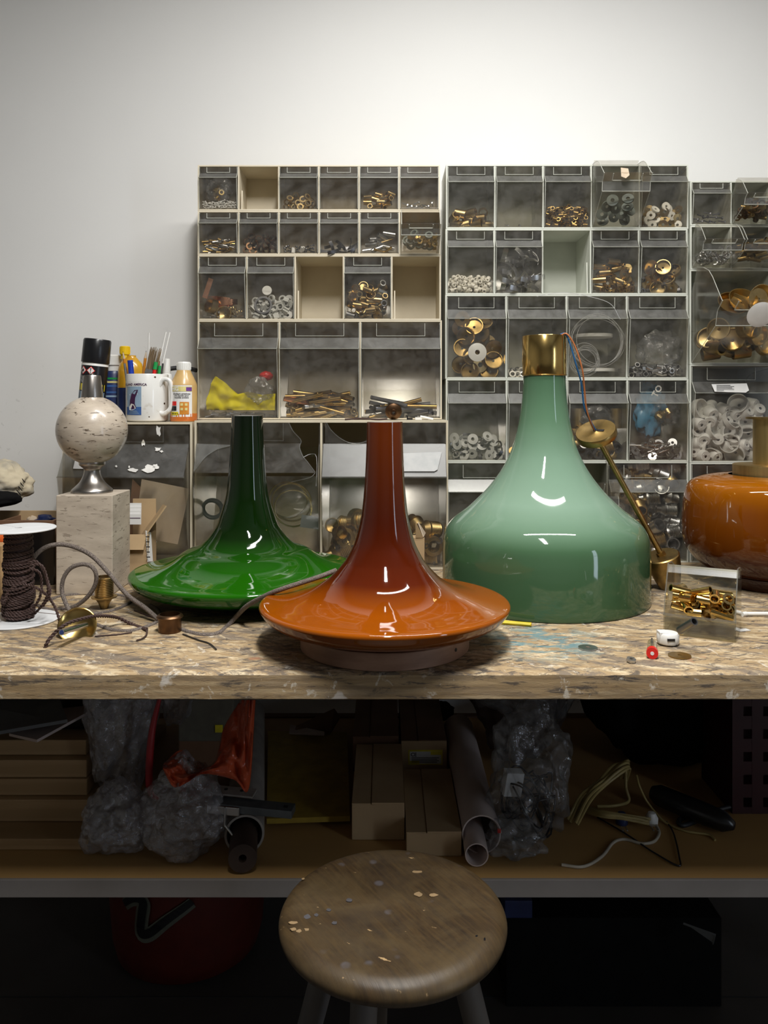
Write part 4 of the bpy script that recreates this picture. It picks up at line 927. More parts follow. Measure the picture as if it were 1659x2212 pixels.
# ------------------------------------------------------------------ glass lamp shades
def px_prof(pts, d, ref=0.0):
    """(half width px, row px) -> (radius, height above the bench) at depth d"""
    return [(hw*d/F, EYE-(py-875.0)*d/F-BENCH-ref) for hw, py in pts]
def fine(prof, sub=6):
    q = smooth_path([Vector((r, 0, z)) for r, z in prof], sub); return [(max(p.x, 0), p.z) for p in q]
def shell(prof, t):
    inner = [(r-t, z) for r, z in prof][::-1]; return prof+inner
def shade(name, label, c, outer, mat, n=96, t=.0032, top=True):
    root = thing(name, c, label, 'lamp shade')
    obj('glass_body', lathe(shell(outer, t), n, c, True), mat, root, smooth=50)
    lin = [(max(r-t-.0001, .002), z) for r, z in outer]
    obj('white_lining', lathe(shell(lin, .0012), n, c, True), 'whiteglass', root, smooth=50)
    return root
# brown shade on its wooden ring
db = 1.316; cb = ((831-829.5)*db/F, db, BENCH)
bp = [(.1290, .028), (.1345, .0300), (.150, .0335), (.175, .0420), (.192, .0520), (.2000, .0620), (.2022, .0665), (.2005, .0705), (.194, .0728), (.178, .0748), (.152, .0790), (.122, .0885)]
bp += [(.0970, .1025), (.081, .1165), (.069, .1300), (.0617, .140), (.0510, .161), (.0444, .1815), (.0396, .2017), (.0363, .222), (.0326, .263), (.0305, .304), (.0293, .340), (.0291, .3615)]
shade('pendant_lamp', 'amber-brown flared glass shade with a long neck, nearest on the bench', cb, fine(bp), 'brownglass')
t = thing('wooden_ring', cb, 'low pinkish wooden ring under the brown glass shade', 'wooden ring')
obj('ring', pipe(.1365, .110, .0005, .0275, 72, cb), 'woodring', t, smooth=40, bevel=.0012)
ha = math.atan2(-1, 1.30)
hp = Vector((cb[0]+.1368*math.cos(ha), cb[1]+.1368*math.sin(ha), BENCH+.0165))
obj('screw_hole', cyl2(hp-Vector((math.cos(ha), math.sin(ha), 0))*.004, hp+Vector((math.cos(ha), math.sin(ha), 0))*.0002, .0029), 'black', t)
# green shade
dg = 1.64; cg = ((534-829.5)*dg/F, dg, BENCH)
gk = dg/F
gp = [(.1200, .0020), (.1330, .0035), (.155, .0110), (.185, .0210), (.212, .0300), (.2260, .0410), (.2310, .0500), (.2295, .0560), (.221, .0590), (.200, .0620), (.174, .0680), (.148, .0790), (.1240, .0950)]
gp += [(hw*gk, EYE-(py-875)*gk-BENCH) for hw, py in ((104, 1178), (86, 1162), (73, 1146), (64.5, 1131), (53.5, 1099), (45.4, 1068), (40, 1021), (36, 958), (34, 920), (33.5, 898))]
shade('pendant_lamp', 'dark green flared glass shade with a long neck, standing left of the brown one', cg, fine(gp), 'greenglass')
# mint shade with brass collar
dm = 1.644; cm = ((1176-829.5)*dm/F, dm, BENCH)
mp = [(.2045, .0012), (.2063, .004), (.2063, .03)]+px_prof([(219.6, 1230), (219.6, 1200), (219.0, 1180), (216.5, 1157), (209.5, 1139), (198, 1124), (179.5, 1109), (160.5, 1094), (129, 1063.5), (104, 1033), (85, 1003), (71, 972.6), (61.6, 942), (54.8, 912), (48.3, 866), (45.5, 825), (45, 806)], dm)
ms = shade('pendant_lamp', 'large mint green bell-shaped glass shade with a brass collar on top', cm, fine(mp), 'mintglass')
zc0, zc1 = EYE-(812-875)*dm/F-BENCH, EYE-(726-875)*dm/F-BENCH
obj('brass_collar', lathe([(.0436, zc0), (.0443, zc0+.001), (.0443, zc1-.001), (.0436, zc1), (.041, zc1), (.041, zc0)], 56, cm, True), 'brass_pol', ms, smooth=40)
obj('collar_seam', tube([Vector((cm[0]+.0444*math.cos(2*PI*k/56), cm[1]+.0444*math.sin(2*PI*k/56), BENCH+zc0+.0015)) for k in range(56)], .0007, 5, True), 'brass_dark', ms)
# orange drum lamp at the right edge
do = 1.77; co = ((1672-829.5)*do/F, do, BENCH)
op = [(.1020, .0270), (.127, .0280), (.150, .038)]+px_prof([(172, 1200), (184.5, 1178), (188.5, 1140), (186, 1095), (182, 1068), (173, 1047), (155, 1035), (125, 1028), (95, 1025.5)], do)
ol = thing('table_lamp', co, 'burnt orange glass drum lamp with a brass neck, cut by the right edge', 'lamp')
obj('glass_body', lathe(shell(fine(op), .0035), 96, co, True), 'orangeglass', ol, smooth=50)
obj('base_ring', lathe([(.100, .0008), (.117, .0008), (.1195, .004), (.1195, .024), (.117, .0265), (.100, .0265)], 64, co, True), 'orangeglass', ol, smooth=40)
zz = lambda py, d: EYE-(py-875)*d/F-BENCH
obj('brass_collar', lathe([(.02, zz(1033, do)-.004), (.084, zz(1033, do)-.004), (.084, zz(1004, do)), (.082, zz(1003, do)), (.02, zz(1003, do))], 64, co), 'brass_brush', ol, smooth=35)
obj('neck_tube', lathe([(.0425, zz(1003, do)), (.0425, zz(905, do)), (.038, zz(905, do)), (.038, zz(1003, do))], 48, co, True), 'brass_brush', ol, smooth=35)
obj('top_disc', lathe([(.010, zz(905, do)), (.057, zz(905, do)), (.057, zz(901, do)), (.010, zz(901, do))], 48, co, True), 'brass_dark', ol, smooth=35)
for k, (mt, dx) in enumerate((('wirebl', -.008), ('wireor', -.004), ('wirebl', 0))):
    obj('wire', cyl2((co[0]+dx-.004, co[1]-.01, BENCH+zz(905, do)), (co[0]+dx-.006, co[1]-.01, BENCH+zz(878, do)), .0018, n=8), mt, ol)

# pendant fitting leaning on the mint shade
pf = thing('pendant_fitting', P(1440, 1262, 1.72), 'brass pendant fitting with disc, thin rod and tapered cup leaning on the mint shade', 'fitting')
ptop, pbot = P(1296, 955, 1.668), P(1429, 1199, 1.700)
ax = (pbot-ptop).normalized()
obj('rod', cyl2(ptop-ax*.01, pbot+ax*.006, .0060, n=14), 'brass_dark', pf, smooth=40)
obj('rod_nut', cyl2(pbot-ax*.008, pbot+ax*.004, .0092, n=6), 'brass_dark', pf)
disc_c = P(1288, 936, 1.664); q = Vector((-.33, -.45, .83)).normalized()
gd = lathe([(0, -.009), (.040, -.009), (.0415, -.007), (.0415, .005), (.040, .007), (.006, .007), (.004, .0085), (0, .0085)], 44)
obj('canopy_disc', along(gd, disc_c, disc_c+q), 'brass_dark', pf, smooth=40)
obj('slot', along(join(cbox((.008, 0, .0078), (.02, .006, .001)), cyl(.005, .006, .0085, 12)), disc_c, disc_c+q), 'black', pf)
cup_t = pbot; cax = Vector((.30, .16, -.94)).normalized()
cupg = lathe([(0, 0), (.034, 0), (.0362, .002), (.0362, .004), (.033, .030), (.0235, .066), (.0225, .070), (0, .070)], 44)
obj('tapered_cup', along(cupg, cup_t, cup_t+cax), 'brass_dark', pf, smooth=35)
for nm, mt, path in (('blue_wire', 'wirebl', ((1211, 722, 1.625), (1222, 722, 1.62), (1232, 745, 1.62), (1245, 790, 1.62), (1256, 830, 1.63), (1262, 880, 1.64), (1276, 910, 1.65), (1287, 930, 1.660))),
                     ('orange_wire', 'wireor', ((1212, 724, 1.62), (1225, 722, 1.615), (1242, 748, 1.615), (1257, 795, 1.615), (1262, 835, 1.625), (1266, 878, 1.635), (1273, 905, 1.645), (1284, 930, 1.660)))):
    obj('wire', tube(smooth_path([P(*a) for a in path], 8), .0017, 7), mt, pf, smooth=60, label=nm.replace('_', ' '))
tag(obj('thin_flex', tube(smooth_path([B(1394, 1258, .003), B(1402, 1262, .006), B(1410, 1268, .003), B(1394, 1274, .002)], 5), .0012, 5), 'black'), 'short dark wire behind the mint shade, next to the tapered cup', 'wire')

# ------------------------------------------------------------------ travertine block and ball lamp
bx0, bx1, by0, by1, bz = P(121, 0, 1.66).x, P(243, 0, 1.66).x, 1.66, 1.775, EYE-(1070-875)*1.66/F
tag(obj('stone_block', box(bx0, bx1, by0, by1, BENCH+.0005, bz), 'travblock', bevel=.0015), 'tall square travertine block standing on the left of the bench', 'stone block')
dl = 1.7175; cl = (P(199, 0, dl).x, dl, bz)
bl = thing('ball_lamp', cl, 'travertine ball lamp with nickel foot and cap, standing on the block', 'lamp')
def zr(py): return EYE-(py-875)*dl/F-bz
K = dl/F
foot = [(43*K, .0003), (43.5*K, .004), (42*K, .007)]+[(hw*K, zr(py)) for hw, py in ((36, 1051), (27, 1042), (21, 1032), (17.5, 1022), (17, 1014), (21, 1009), (26, 1005), (27.5, 1001), (27.5, 996), (24, 994))]
obj('foot', lathe([(0, .0003)]+foot[:3]+fine(foot[3:], 4)+[(0, zr(994))], 48, cl), 'nickel', bl, smooth=40)
br, bzc = 74*K, zr(929)
ball = [(br*math.sin(PI*k/40), bzc-br*math.cos(PI*k/40)) for k in range(41)]
obj('ball', lathe(ball, 64, cl), 'trav', bl, smooth=60)
obj('cap', lathe([(22.5*K, zr(862)), (23*K, zr(857)), (18.3*K, zr(814)), (17*K, zr(811)), (5*K, zr(810)), (4.5*K, zr(807)), (0, zr(807))], 40, cl), 'nickel', bl, smooth=35)

# ------------------------------------------------------------------ things on the single cabinet
ZS = 1.269
def base(px, d): return (P(px, 0, d).x, d, ZS)
def tilt_about(g, c, ang, axis='Y'):
    return xf(g, Matrix.Translation(Vector(c)) @ Matrix.Rotation(ang, 4, axis) @ Matrix.Translation(-Vector(c)))
# aerosol can
ca = base(194, 2.0); can = thing('spray_can', ca, 'black and white spray can with glossy black cap, leaning slightly right', 'spray can')
kk = 2.0/F; hz = lambda py: EYE-(py-875)*kk-ZS
TA = .095; rt = lambda g: tilt_about(g, (ca[0]-.02, ca[1], ca[2]), TA)
obj('can_body', rt(lathe([(.030, 0), (.0315, .003), (.0315, .143), (.029, .148), (0, .149)], 40, ca)), 'white', can, smooth=35)
obj('printed_wrap', rt(lathe([(.0313, .006), (.0318, .006), (.0318, .139), (.0313, .139)], 40, ca, True)), 'black', can, smooth=35)
obj('cap', rt(lathe([(.0325, .146), (.0335, .148), (.0330, .201), (.031, .205), (0, .206)], 40, ca)), 'black', can, smooth=35)
pts = obj('yellow_band', rt(wrap(shift2(rect2(.085, .016), 0, 0), .0318, ca[0], ca[1], ca[2]+.078)), 'labelyellow', can)
obj('blue_band', rt(wrap(shift2(rect2(.085, .020), 0, 0), .0318, ca[0], ca[1], ca[2]+.055)), 'skyblue', can)
for k, (dx, mk) in enumerate(((-.019, 'flame'), (.002, 'warn'))):
    dia = poly2([(dx, .092), (dx+.0105, .1025), (dx, .113), (dx-.0105, .1025)]); dii = poly2([(dx, .0940), (dx+.0085, .1025), (dx, .1110), (dx-.0085, .1025)])
    obj('hazard_diamond', rt(wrap(shift2(dia, 0, .024), .0318, *ca, lift=.0005)), 'red', can); obj('diamond_inner', rt(wrap(shift2(dii, 0, .024), .0318, *ca, lift=.0009)), 'paper', can)
    if mk == 'warn': sg = join(poly2([(dx-.0012, .1085), (dx+.0012, .1085), (dx+.0006, .1005), (dx-.0006, .1005)]), poly2([(dx-.001, .099), (dx+.001, .099), (dx+.001, .097), (dx-.001, .097)]))
    else: sg = poly2([(dx-.003, .099), (dx-.0035, .102), (dx-.001, .108), (dx, .1045), (dx+.0025, .1065), (dx+.0035, .102), (dx+.002, .0985)])
    obj('hazard_sign', rt(wrap(shift2(sg, 0, .024), .0318, *ca, lift=.0013)), 'black', can)
for k in range(6):
    obj('printed_line', rt(wrap(shift2(rect2(.040-.004*(k % 3), .0009), -.006, .111-k*.0028), .0318, *ca, lift=.0006)), 'white', can)
# dark can behind with white cap
cd = base(246, 2.075); c2 = thing('spray_can', cd, 'navy labelled can with a white cap, between the spray can and yellow bottle', 'spray can')
obj('can_body', lathe([(.0285, 0), (.029, .003), (.029, .118), (.026, .126), (0, .127)], 36, cd), 'navy', c2, smooth=35)
obj('cap', lathe([(.020, .127), (.020, .140), (.0235, .142), (.0235, .165), (.020, .168), (0, .168)], 30, cd), 'white', c2, smooth=35)
for k, z in enumerate((.105, .096, .086, .070, .060)):
    obj('printed_band', wrap(shift2(rect2(.040, .0045), 0, z), .029, *cd, lift=.0004), ('green', 'lemon', 'seablue', 'seablue', 'skyblue')[k], c2)
# yellow bottle
cy = base(283, 2.045); yb = thing('bottle', cy, 'yellow bottle with ribbed yellow cap behind the mug', 'bottle')
ys = 2.045/F; yz = lambda py: EYE-(py-875)*ys-ZS
def bot(prof, c, sx=1.0, sy=.6, n=36):
    g = lathe(prof, n); return [Vector((c[0]+v[0]*sx, c[1]+v[1]*sy, c[2]+v[2])) for v in g[0]], g[1]
obj('bottle_body', bot([(0, 0), (.032, 0), (.034, .004), (.034, yz(835)), (.0325, yz(800)), (.028, yz(786)), (.018, yz(776)), (.0125, yz(771)), (.0125, yz(768)), (0, yz(768))], cy, 1, .8), 'amberplastic', yb, smooth=40)
ch = (P(268.5, 0, 2.04).x, 2.045, ZS)
obj('neck', lathe([(.0105, yz(776)), (.0105, yz(766))], 20, ch), 'yellow', yb, smooth=40)
obj('cap', join(lathe([(.0125, yz(766)), (.0125, yz(749)), (.011, yz(748)), (0, yz(748))], 24, ch), *[cbox((ch[0]+.0125*math.cos(a), ch[1]+.0125*math.sin(a), ZS+yz(757)), (.0012, .0012, .016), (0, 0, a)) for a in [2*PI*k/20 for k in range(20)]]), 'yellow', yb)
obj('label', bot([(.0345, yz(900)), (.0348, yz(900)), (.0348, yz(838)), (.0345, yz(838))], cy, 1, .8), 'navy', yb, smooth=40)
# white slim bottle behind the handle
cw = base(359, 2.06); wb = thing('bottle', cw, 'slim white bottle with purple print behind the mug handle', 'bottle')
wz = lambda py: EYE-(py-875)*2.06/F-ZS
obj('bottle_body', lathe([(0, 0), (.0155, 0), (.0165, .003), (.0165, wz(817)), (.014, wz(809)), (.010, wz(806)), (0, wz(806))], 28, cw), 'white', wb, smooth=40)
obj('cap', lathe([(.011, wz(806)), (.0105, wz(777)), (.009, wz(775)), (0, wz(775))], 24, cw), 'white', wb, smooth=40)
obj('printed_panel', wrap(rect2(.010, .06), .0165, cw[0], cw[1], ZS+.012, -PI/2-.3), 'purple', wb)
# wax bottle
cx = (P(397.5, 0, 1.965).x-.0005, 1.965, ZS); ux = 1.965/F; uz = lambda py: EYE-(py-875)*ux-ZS
wx = thing('wax_bottle', cx, 'small bottle of orange furniture wax with white cap and printed label', 'bottle')
obj('bottle_body', lathe([(0, 0), (.030, 0), (.0318, .004), (.0318, uz(833)), (.031, uz(829)), (.024, uz(815)), (.0175, uz(803)), (.0165, uz(799)), (0, uz(799))], 40, cx), 'waxliquid', wx, smooth=40)
obj('wax_level', lathe([(.0318, .0015), (.0321, .003), (.0321, .019), (.0318, .020)], 40, cx, True), 'orangeliquid', wx, smooth=40)
obj('cap', join(lathe([(.0168, uz(800)), (.0168, uz(785)), (.0155, uz(782)), (0, uz(782))], 30, cx), *[cbox((cx[0]+.0168*math.cos(a), cx[1]+.0168*math.sin(a), ZS+uz(791)), (.001, .001, .015), (0, 0, a)) for a in [2*PI*k/26 for k in range(26)]]), 'white', wx)
L0 = uz(900)
lb = obj('paper_label', wrap(shift2(rect2(.056, uz(833)-uz(900)), 0, L0), .0319, *cx, lift=.0003), 'paper', wx)
def onw(g, mt, nm='printing', lift=.0008): return obj(nm, wrap(g, .0319, *cx, lift=lift), mt, wx)
onw(shift2(rect2(.056, .012), 0, uz(846)), 'lemon', 'label_band')
onw(shift2(text_geo('HG', .013, 'CENTER', .0004), -.014, uz(844.5)), 'paper', lift=.0012)
onw(shift2(rect2(.014, .009), .020, uz(845)), 'purple', 'label_band', .001)
for s, y in (('vloeibare antiekwas', 852.5), ('cire liquide pour', 856.5), ('meubles anciens', 860.5)):
    onw(shift2(text_geo(s, .0053, 'CENTER', .00012), .002, uz(y)), 'black')
onw(shift2(rect2(.016, .010), -.018, uz(876)), 'red', 'label_band'); onw(shift2(rect2(.016, .011), -.018, uz(887)), 'black', 'label_band')
onw(shift2(rect2(.022, .008), -.016, uz(896.5)), 'labelyellow', 'label_band'); onw(shift2(text_geo('300 ml e', .0055, 'CENTER', .0001), -.015, uz(894.5)), 'black', lift=.0012)
onw(shift2(rect2(.022, .030), .009, uz(895)), 'pencil', 'label_picture')
for i in range(2):
    for j in range(2): onw(shift2(rect2(.006, .006, 2), .003+i*.010, uz(880)-j*.011+.004), 'lemon', 'picture_pane', .0012)
# mug
cmg = (P(318, 0, 1.972).x, 1.972, ZS+.0003); um = 1.972/F; mz = EYE-(809-875)*um-ZS
mg = thing('mug', cmg, 'white picture mug crammed with pencils, pens and a brush', 'mug')
R = .0503
obj('mug_body', lathe([(0, 0), (R-.006, 0), (R-.0015, .0025), (R, .007), (R, mz-.002), (R-.001, mz), (R-.003, mz), (R-.0038, mz-.002), (R-.0038, .008), (R-.008, .005), (0, .005)], 56, cmg), 'mug', mg, smooth=40)
hpts = [P(x, y, 1.945) for x, y in ((343, 836), (349, 823), (358, 819), (367, 824), (371, 840), (372, 862), (368, 882), (358, 892), (348, 893), (342, 888))]
obj('handle', tube(smooth_path(hpts, 5), .0056, 10), 'mug', mg, smooth=60)
def onm(g, mt, nm='printing', lift=.0005, a0=-PI/2-.42): return obj(nm, wrap(g, R, *cmg, ang0=a0, lift=lift), mt, mg)
mzp = lambda py: EYE-(py-875)*um-ZS
onm(shift2(rect2(.044, mzp(826)-mzp(896)), 0, mzp(896)), 'skyblue', 'picture_panel')
onm(shift2(rect2(.044, .012), 0, mzp(836)), 'paper', 'picture_panel', .0007)
onm(shift2(text_geo('HOLLAND AMERICA', .0076, 'CENTER', .0002), -.0005, mzp(834)), 'magenta', lift=.0012)
onm(shift2(rect2(.044, .019), 0, mzp(896)), 'seablue', 'picture_panel', .0008)
onm(poly2([(-.022, mzp(866)), (-.010, mzp(852)), (0, mzp(862)), (.012, mzp(850)), (.022, mzp(868)), (.022, mzp(880)), (-.022, mzp(880))]), 'paper', 'picture_panel', .0006)
onm(poly2([(-.010, mzp(880)), (-.009, mzp(866)), (-.004, mzp(852)), (.005, mzp(844)), (.014, mzp(843)), (.013, mzp(848)), (.007, mzp(860)), (.006, mzp(872)), (.010, mzp(882)), (0, mzp(884))]), 'magenta', 'picture_shape', .0010)
onm(poly2([(-.012, mzp(880)), (-.004, mzp(872)), (.004, mzp(874)), (.009, mzp(882)), (0, mzp(886)), (-.010, mzp(886))]), 'white', 'picture_shape', .0013)
for k in range(4): onm(shift2(rect2(.018+.004*k, .0008), .002, mzp(887.5+k*2)), 'skyblue', 'picture_line', .0012)
for k, (x, y, w) in enumerate(((333, 816, .003), (348, 872, .0035), (322, 900, .002))): 
    a = (P(x, 0, 1.925).x-cmg[0])/R
    obj('paint_chip', wrap(shift2(poly2([(-w, 0), (0, w*.8), (w, .2*w), (w*.4, -w*.9)]), 0, mzp(y)), R, *cmg, ang0=-PI/2+math.asin(max(-.95, min(.95, a)))), 'bronze', mg)
def in_mug(name, label, cat, tip, basept, parts, group=None):
    """parts: (part name, from fraction, to fraction, r0, r1, material)"""
    a, b = P(*basept), P(*tip); t = thing(name, a, label, cat, group)
    for nm, f0, f1, r0, r1, mt in parts: obj(nm, cyl2(a+(b-a)*f0, a+(b-a)*f1, r0, r1, 10), mt, t, smooth=40)
    return t
in_mug('pencil', 'orange pencil leaning left in the mug', 'pencil', (265, 758, 1.955), (290, 895, 1.985), [('shaft', 0, .88, .0036, .0036, 'pencil'), ('sharpened_wood', .88, .975, .0036, .0009, 'card_pale'), ('lead', .975, 1, .0009, .0002, 'black')])
in_mug('pencil', 'orange pencil leaning right beside the brush in the mug', 'pencil', (316, 757, 1.955), (300, 895, 1.965), [('shaft', 0, .88, .0036, .0036, 'pencil'), ('sharpened_wood', .88, .975, .0036, .0009, 'card_pale'), ('lead', .975, 1, .0009, .0002, 'black')])
in_mug('marker', 'blue marker pen in the mug', 'pen', (281, 778, 1.945), (292, 897, 1.955), [('barrel', 0, .8, .0058, .0058, 'blue'), ('cap', .72, 1, .0068, .0066, 'blue')])
in_mug('stirrer', 'single thin white stick standing upright in the mug', 'stick', (322, 719, 1.97), (319, 895, 1.985), [('stick', 0, 1, .0019, .0019, 'white')])
in_mug('stirrer', 'left one of two crossing white sticks in the mug', 'stick', (359, 717, 1.98), (318, 895, 1.975), [('stick', 0, 1, .0022, .0022, 'white')])
in_mug('stirrer', 'right one of two crossing white sticks in the mug', 'stick', (367, 718, 1.985), (326, 895, 1.980), [('stick', 0, 1, .0022, .0022, 'white')])
in_mug('pen', 'green-topped red pen in the mug, beside the white sticks', 'pen', (337, 782, 1.945), (318, 897, 1.945), [('barrel', 0, .86, .0045, .0045, 'red'), ('cap', .86, 1, .0052, .0048, 'green')])
in_mug('pen', 'light green pen at the right of the mug', 'pen', (345, 790, 1.95), (334, 897, 1.955), [('barrel', 0, 1, .004, .004, 'green')])
in_mug('pen', 'pinkish pen leaning at the right of the mug', 'pen', (343, 780, 1.965), (336, 897, 1.965), [('barrel', 0, 1, .0032, .0032, 'copper')])
in_mug('pen', 'thin dark pen at the right rim of the mug', 'pen', (352, 785, 1.97), (338, 890, 1.975), [('barrel', 0, 1, .0024, .0024, 'dark_steel')])
in_mug('pen', 'thin silver pen at the left of the mug', 'pen', (269, 785, 1.95), (283, 897, 1.96), [('barrel', 0, 1, .0028, .0028, 'steel')])
a, b = P(306, 896, 1.955), P(337, 752, 1.95); t = thing('paint_brush', a, 'paint brush with brown bristles up and steel ferrule in the mug', 'brush')
ax_ = (b-a).normalized(); fl = Vector((1, .15, 0)); fl = (fl-ax_*fl.dot(ax_)).normalized(); th = ax_.cross(fl)
def slab(f0, f1, w0, w1, t0, t1): 
    p0, p1 = a+(b-a)*f0, a+(b-a)*f1; V = []
    for p, w, tt in ((p0, w0, t0), (p1, w1, t1)): V += [p-fl*w-th*tt, p+fl*w-th*tt, p+fl*w+th*tt, p-fl*w+th*tt]
    return V, [(0, 3, 2, 1), (4, 5, 6, 7), (0, 1, 5, 4), (1, 2, 6, 5), (2, 3, 7, 6), (3, 0, 4, 7)]
obj('wooden_handle', slab(0, .45, .006, .009, .004, .004), 'plank', t, bevel=.001)
obj('ferrule', join(slab(.42, .68, .0125, .0130, .0055, .0055), slab(.46, .48, .0132, .0132, .006, .006), slab(.62, .64, .0136, .0136, .006, .006)), 'steel', t)
gs = []
for k in range(64):
    u, v = rs.uniform(-1, 1), rs.uniform(-1, 1); p0 = a+(b-a)*.67+fl*u*.0122+th*v*.005; p1 = a+(b-a)*rs.uniform(.93, 1.02)+fl*u*.0135+th*v*.004
    gs.append(cyl2(p0, p1, .0011, .0004, 4))
obj('bristles', join(*gs), 'bristle', t, kind='stuff')
tag(obj('black_hose', tube(smooth_path([P(352, 800, 2.15), P(380, 795, 2.16), P(410, 797, 2.16), P(424, 800, 2.15)], 6), .006, 8), 'rubber', smooth=60), 'black hose along the wall behind the wax bottle', 'hose')

# ------------------------------------------------------------------ left end of the bench
csp = Vector((P(40, 0, 1.464).x, 1.464, BENCH))
sp = thing('cord_spool', csp, 'white plastic spool wound with brown twisted cord, on the left edge', 'spool')
def flange(r, z): return lathe([(.006, z), (r-.001, z), (r, z+.0008), (r, z+.0022), (r-.001, z+.003), (.006, z+.003)], 56, csp, True)
obj('bottom_flange', flange(.0695, .0005), 'spoolwhite', sp, smooth=35); obj('core', lathe([(.0205, .003), (.0205, .165)], 30, csp), 'twist', sp, smooth=35)
obj('top_flange', join(flange(.0640, .1645), *[cbox((csp.x+.034*math.cos(a), csp.y+.034*math.sin(a), BENCH+.1676), (.050, .0008, .0006), (0, 0, a)) for a in (.4, 2.5, 4.6)]), 'spoolwhite', sp, smooth=35)
rw = random.Random(21); pts = []
turns, N = 31, 31*26; ph = [rw.uniform(-1, 1) for _ in range(80)]
for i in range(N):
    f = i/N; a = 2*PI*turns*f; k = turns*f; j = ph[int(k)]*(1-(k % 1))+ph[int(k)+1]*(k % 1)
    zz_ = .010+.146*f+.0035*j+.006*math.sin(a+ph[int(k)//4])*(.3 if f > .6 else 1)
    r = .0225+.0035*(1-f)+.0022*(j if f < .65 else 0)+(.0015 if .2 < f < .3 else 0)
    pts.append(csp+Vector((r*math.cos(a), r*math.sin(a), zz_)))
obj('wound_cord', twisted(resample(pts, .0018), .0025, .012, 5), 'twist', sp, smooth=60)
loops = [[(62, 1215), (80, 1214), (97, 1240), (104, 1272), (96, 1300), (75, 1325), (60, 1335)], [(64, 1228), (84, 1236), (90, 1262), (86, 1290), (72, 1312), (58, 1318)],
         [(8, 1300), (20, 1275), (45, 1262), (75, 1268), (100, 1285), (118, 1310), (127, 1335), (128, 1352)], [(66, 1220), (90, 1222), (102, 1252), (108, 1282), (92, 1310)]]
obj('loose_loops', join(*[twisted(resample(smooth_path([P(x, y, 1.435-.008*k+.004*(i % 3)) for i, (x, y) in enumerate(l)], 10),   .0016), .0024, .012, 5) for k, l in enumerate(loops)]), 'twist', sp, smooth=60)
# the thick speckled cord running across the bench to the brown shade
def Bz(px, py, h=.0045): return B(px, py, h)
main = [P(66, 1216, 1.50), P(82, 1194, 1.52), P(104, 1180, 1.54), P(132, 1176, 1.55), P(165, 1183, 1.55), P(200, 1202, 1.54), P(235, 1238, 1.52), P(275, 1285, 1.50), P(312, 1312, 1.47), B(342, 1338, .006)]
tag(obj('fabric_cord', tube(smooth_path(main, 8), .0042, 10), 'cord', smooth=60), 'high arch of speckled fabric cord rising from the spool over the block', 'cord')
loop = [B(82, 1309), B(105, 1317), B(135, 1317), P(165, 1308, 1.535), P(190, 1288, 1.53), P(206, 1262, 1.525), P(207, 1238, 1.52), P(196, 1223, 1.52), P(176, 1219, 1.52), P(152, 1228, 1.52), P(137, 1250, 1.52), P(134, 1278, 1.52), P(143, 1305, 1.51), P(152, 1322, 1.50)]
tag(obj('fabric_cord', tube(smooth_path(loop, 8), .0040, 10), 'cord', smooth=60), 'upright round loop of speckled cord in front of the travertine block', 'cord')
lie = [B(98, 1300), B(130, 1289), B(165, 1285), B(190, 1284), B(215, 1290), B(250, 1286), B(280, 1292), B(284, 1300), B(262, 1313), B(235, 1322), B(206, 1326), B(180, 1326)]
tag(obj('fabric_cord', tube(smooth_path(lie, 8), .0040, 10), 'cord', smooth=60), 'speckled cord lying flat in a bend round the threaded brass cup', 'cord')
tag(obj('fabric_cord', tube(smooth_path([B(78, 1326), B(100, 1329), B(126, 1331)], 6), .0040, 10), 'cord', smooth=60), 'short stretch of speckled cord lying on the spool base', 'cord')
tag(obj('fabric_cord', tube(smooth_path([B(208, 1350), B(235, 1360), B(268, 1364), B(300, 1360), B(338, 1345), B(346, 1332), B(340, 1318), B(325, 1308)], 8), .0040, 10), 'cord', smooth=60), 'speckled cord bending in front of the bronze socket ring', 'cord')
run = [B(392, 1361), B(415, 1368), B(445, 1373), B(472, 1368), B(492, 1352), P(512, 1330, 1.44), P(535, 1308, 1.40), P(575, 1286, 1.355), P(610, 1272, 1.34), P(650, 1259, 1.345), P(690, 1246, 1.36), P(716, 1236, 1.375), P(726, 1232, 1.38)]
tag(obj('fabric_cord', tube(smooth_path(run, 8), .0042, 10), 'cord', smooth=60), 'speckled cord climbing from the bronze ring onto the rim of the brown shade', 'cord')
tag(obj('thin_wire', tube(smooth_path([B(205, 1374, .0015), B(250, 1371, .0015), B(285, 1366, .0015)], 5), .0013, 6), 'twist'), 'thin brown wire behind the polished brass disc', 'wire')
tag(obj('thin_wire', tube(smooth_path([B(395, 1370, .0015), B(430, 1383, .0015), B(452, 1390, .0015), B(467, 1403, .0015)], 5), .0014, 6), 'black'), 'thin dark wire running forward from the bronze socket ring', 'wire')
tag(obj('thin_wire', tube(smooth_path([B(290, 1318, .0015), B(315, 1328, .0015), B(337, 1336, .0015)], 5), .0014, 6), 'twist'), 'thin brown wire between the arching cord and bronze ring', 'wire')
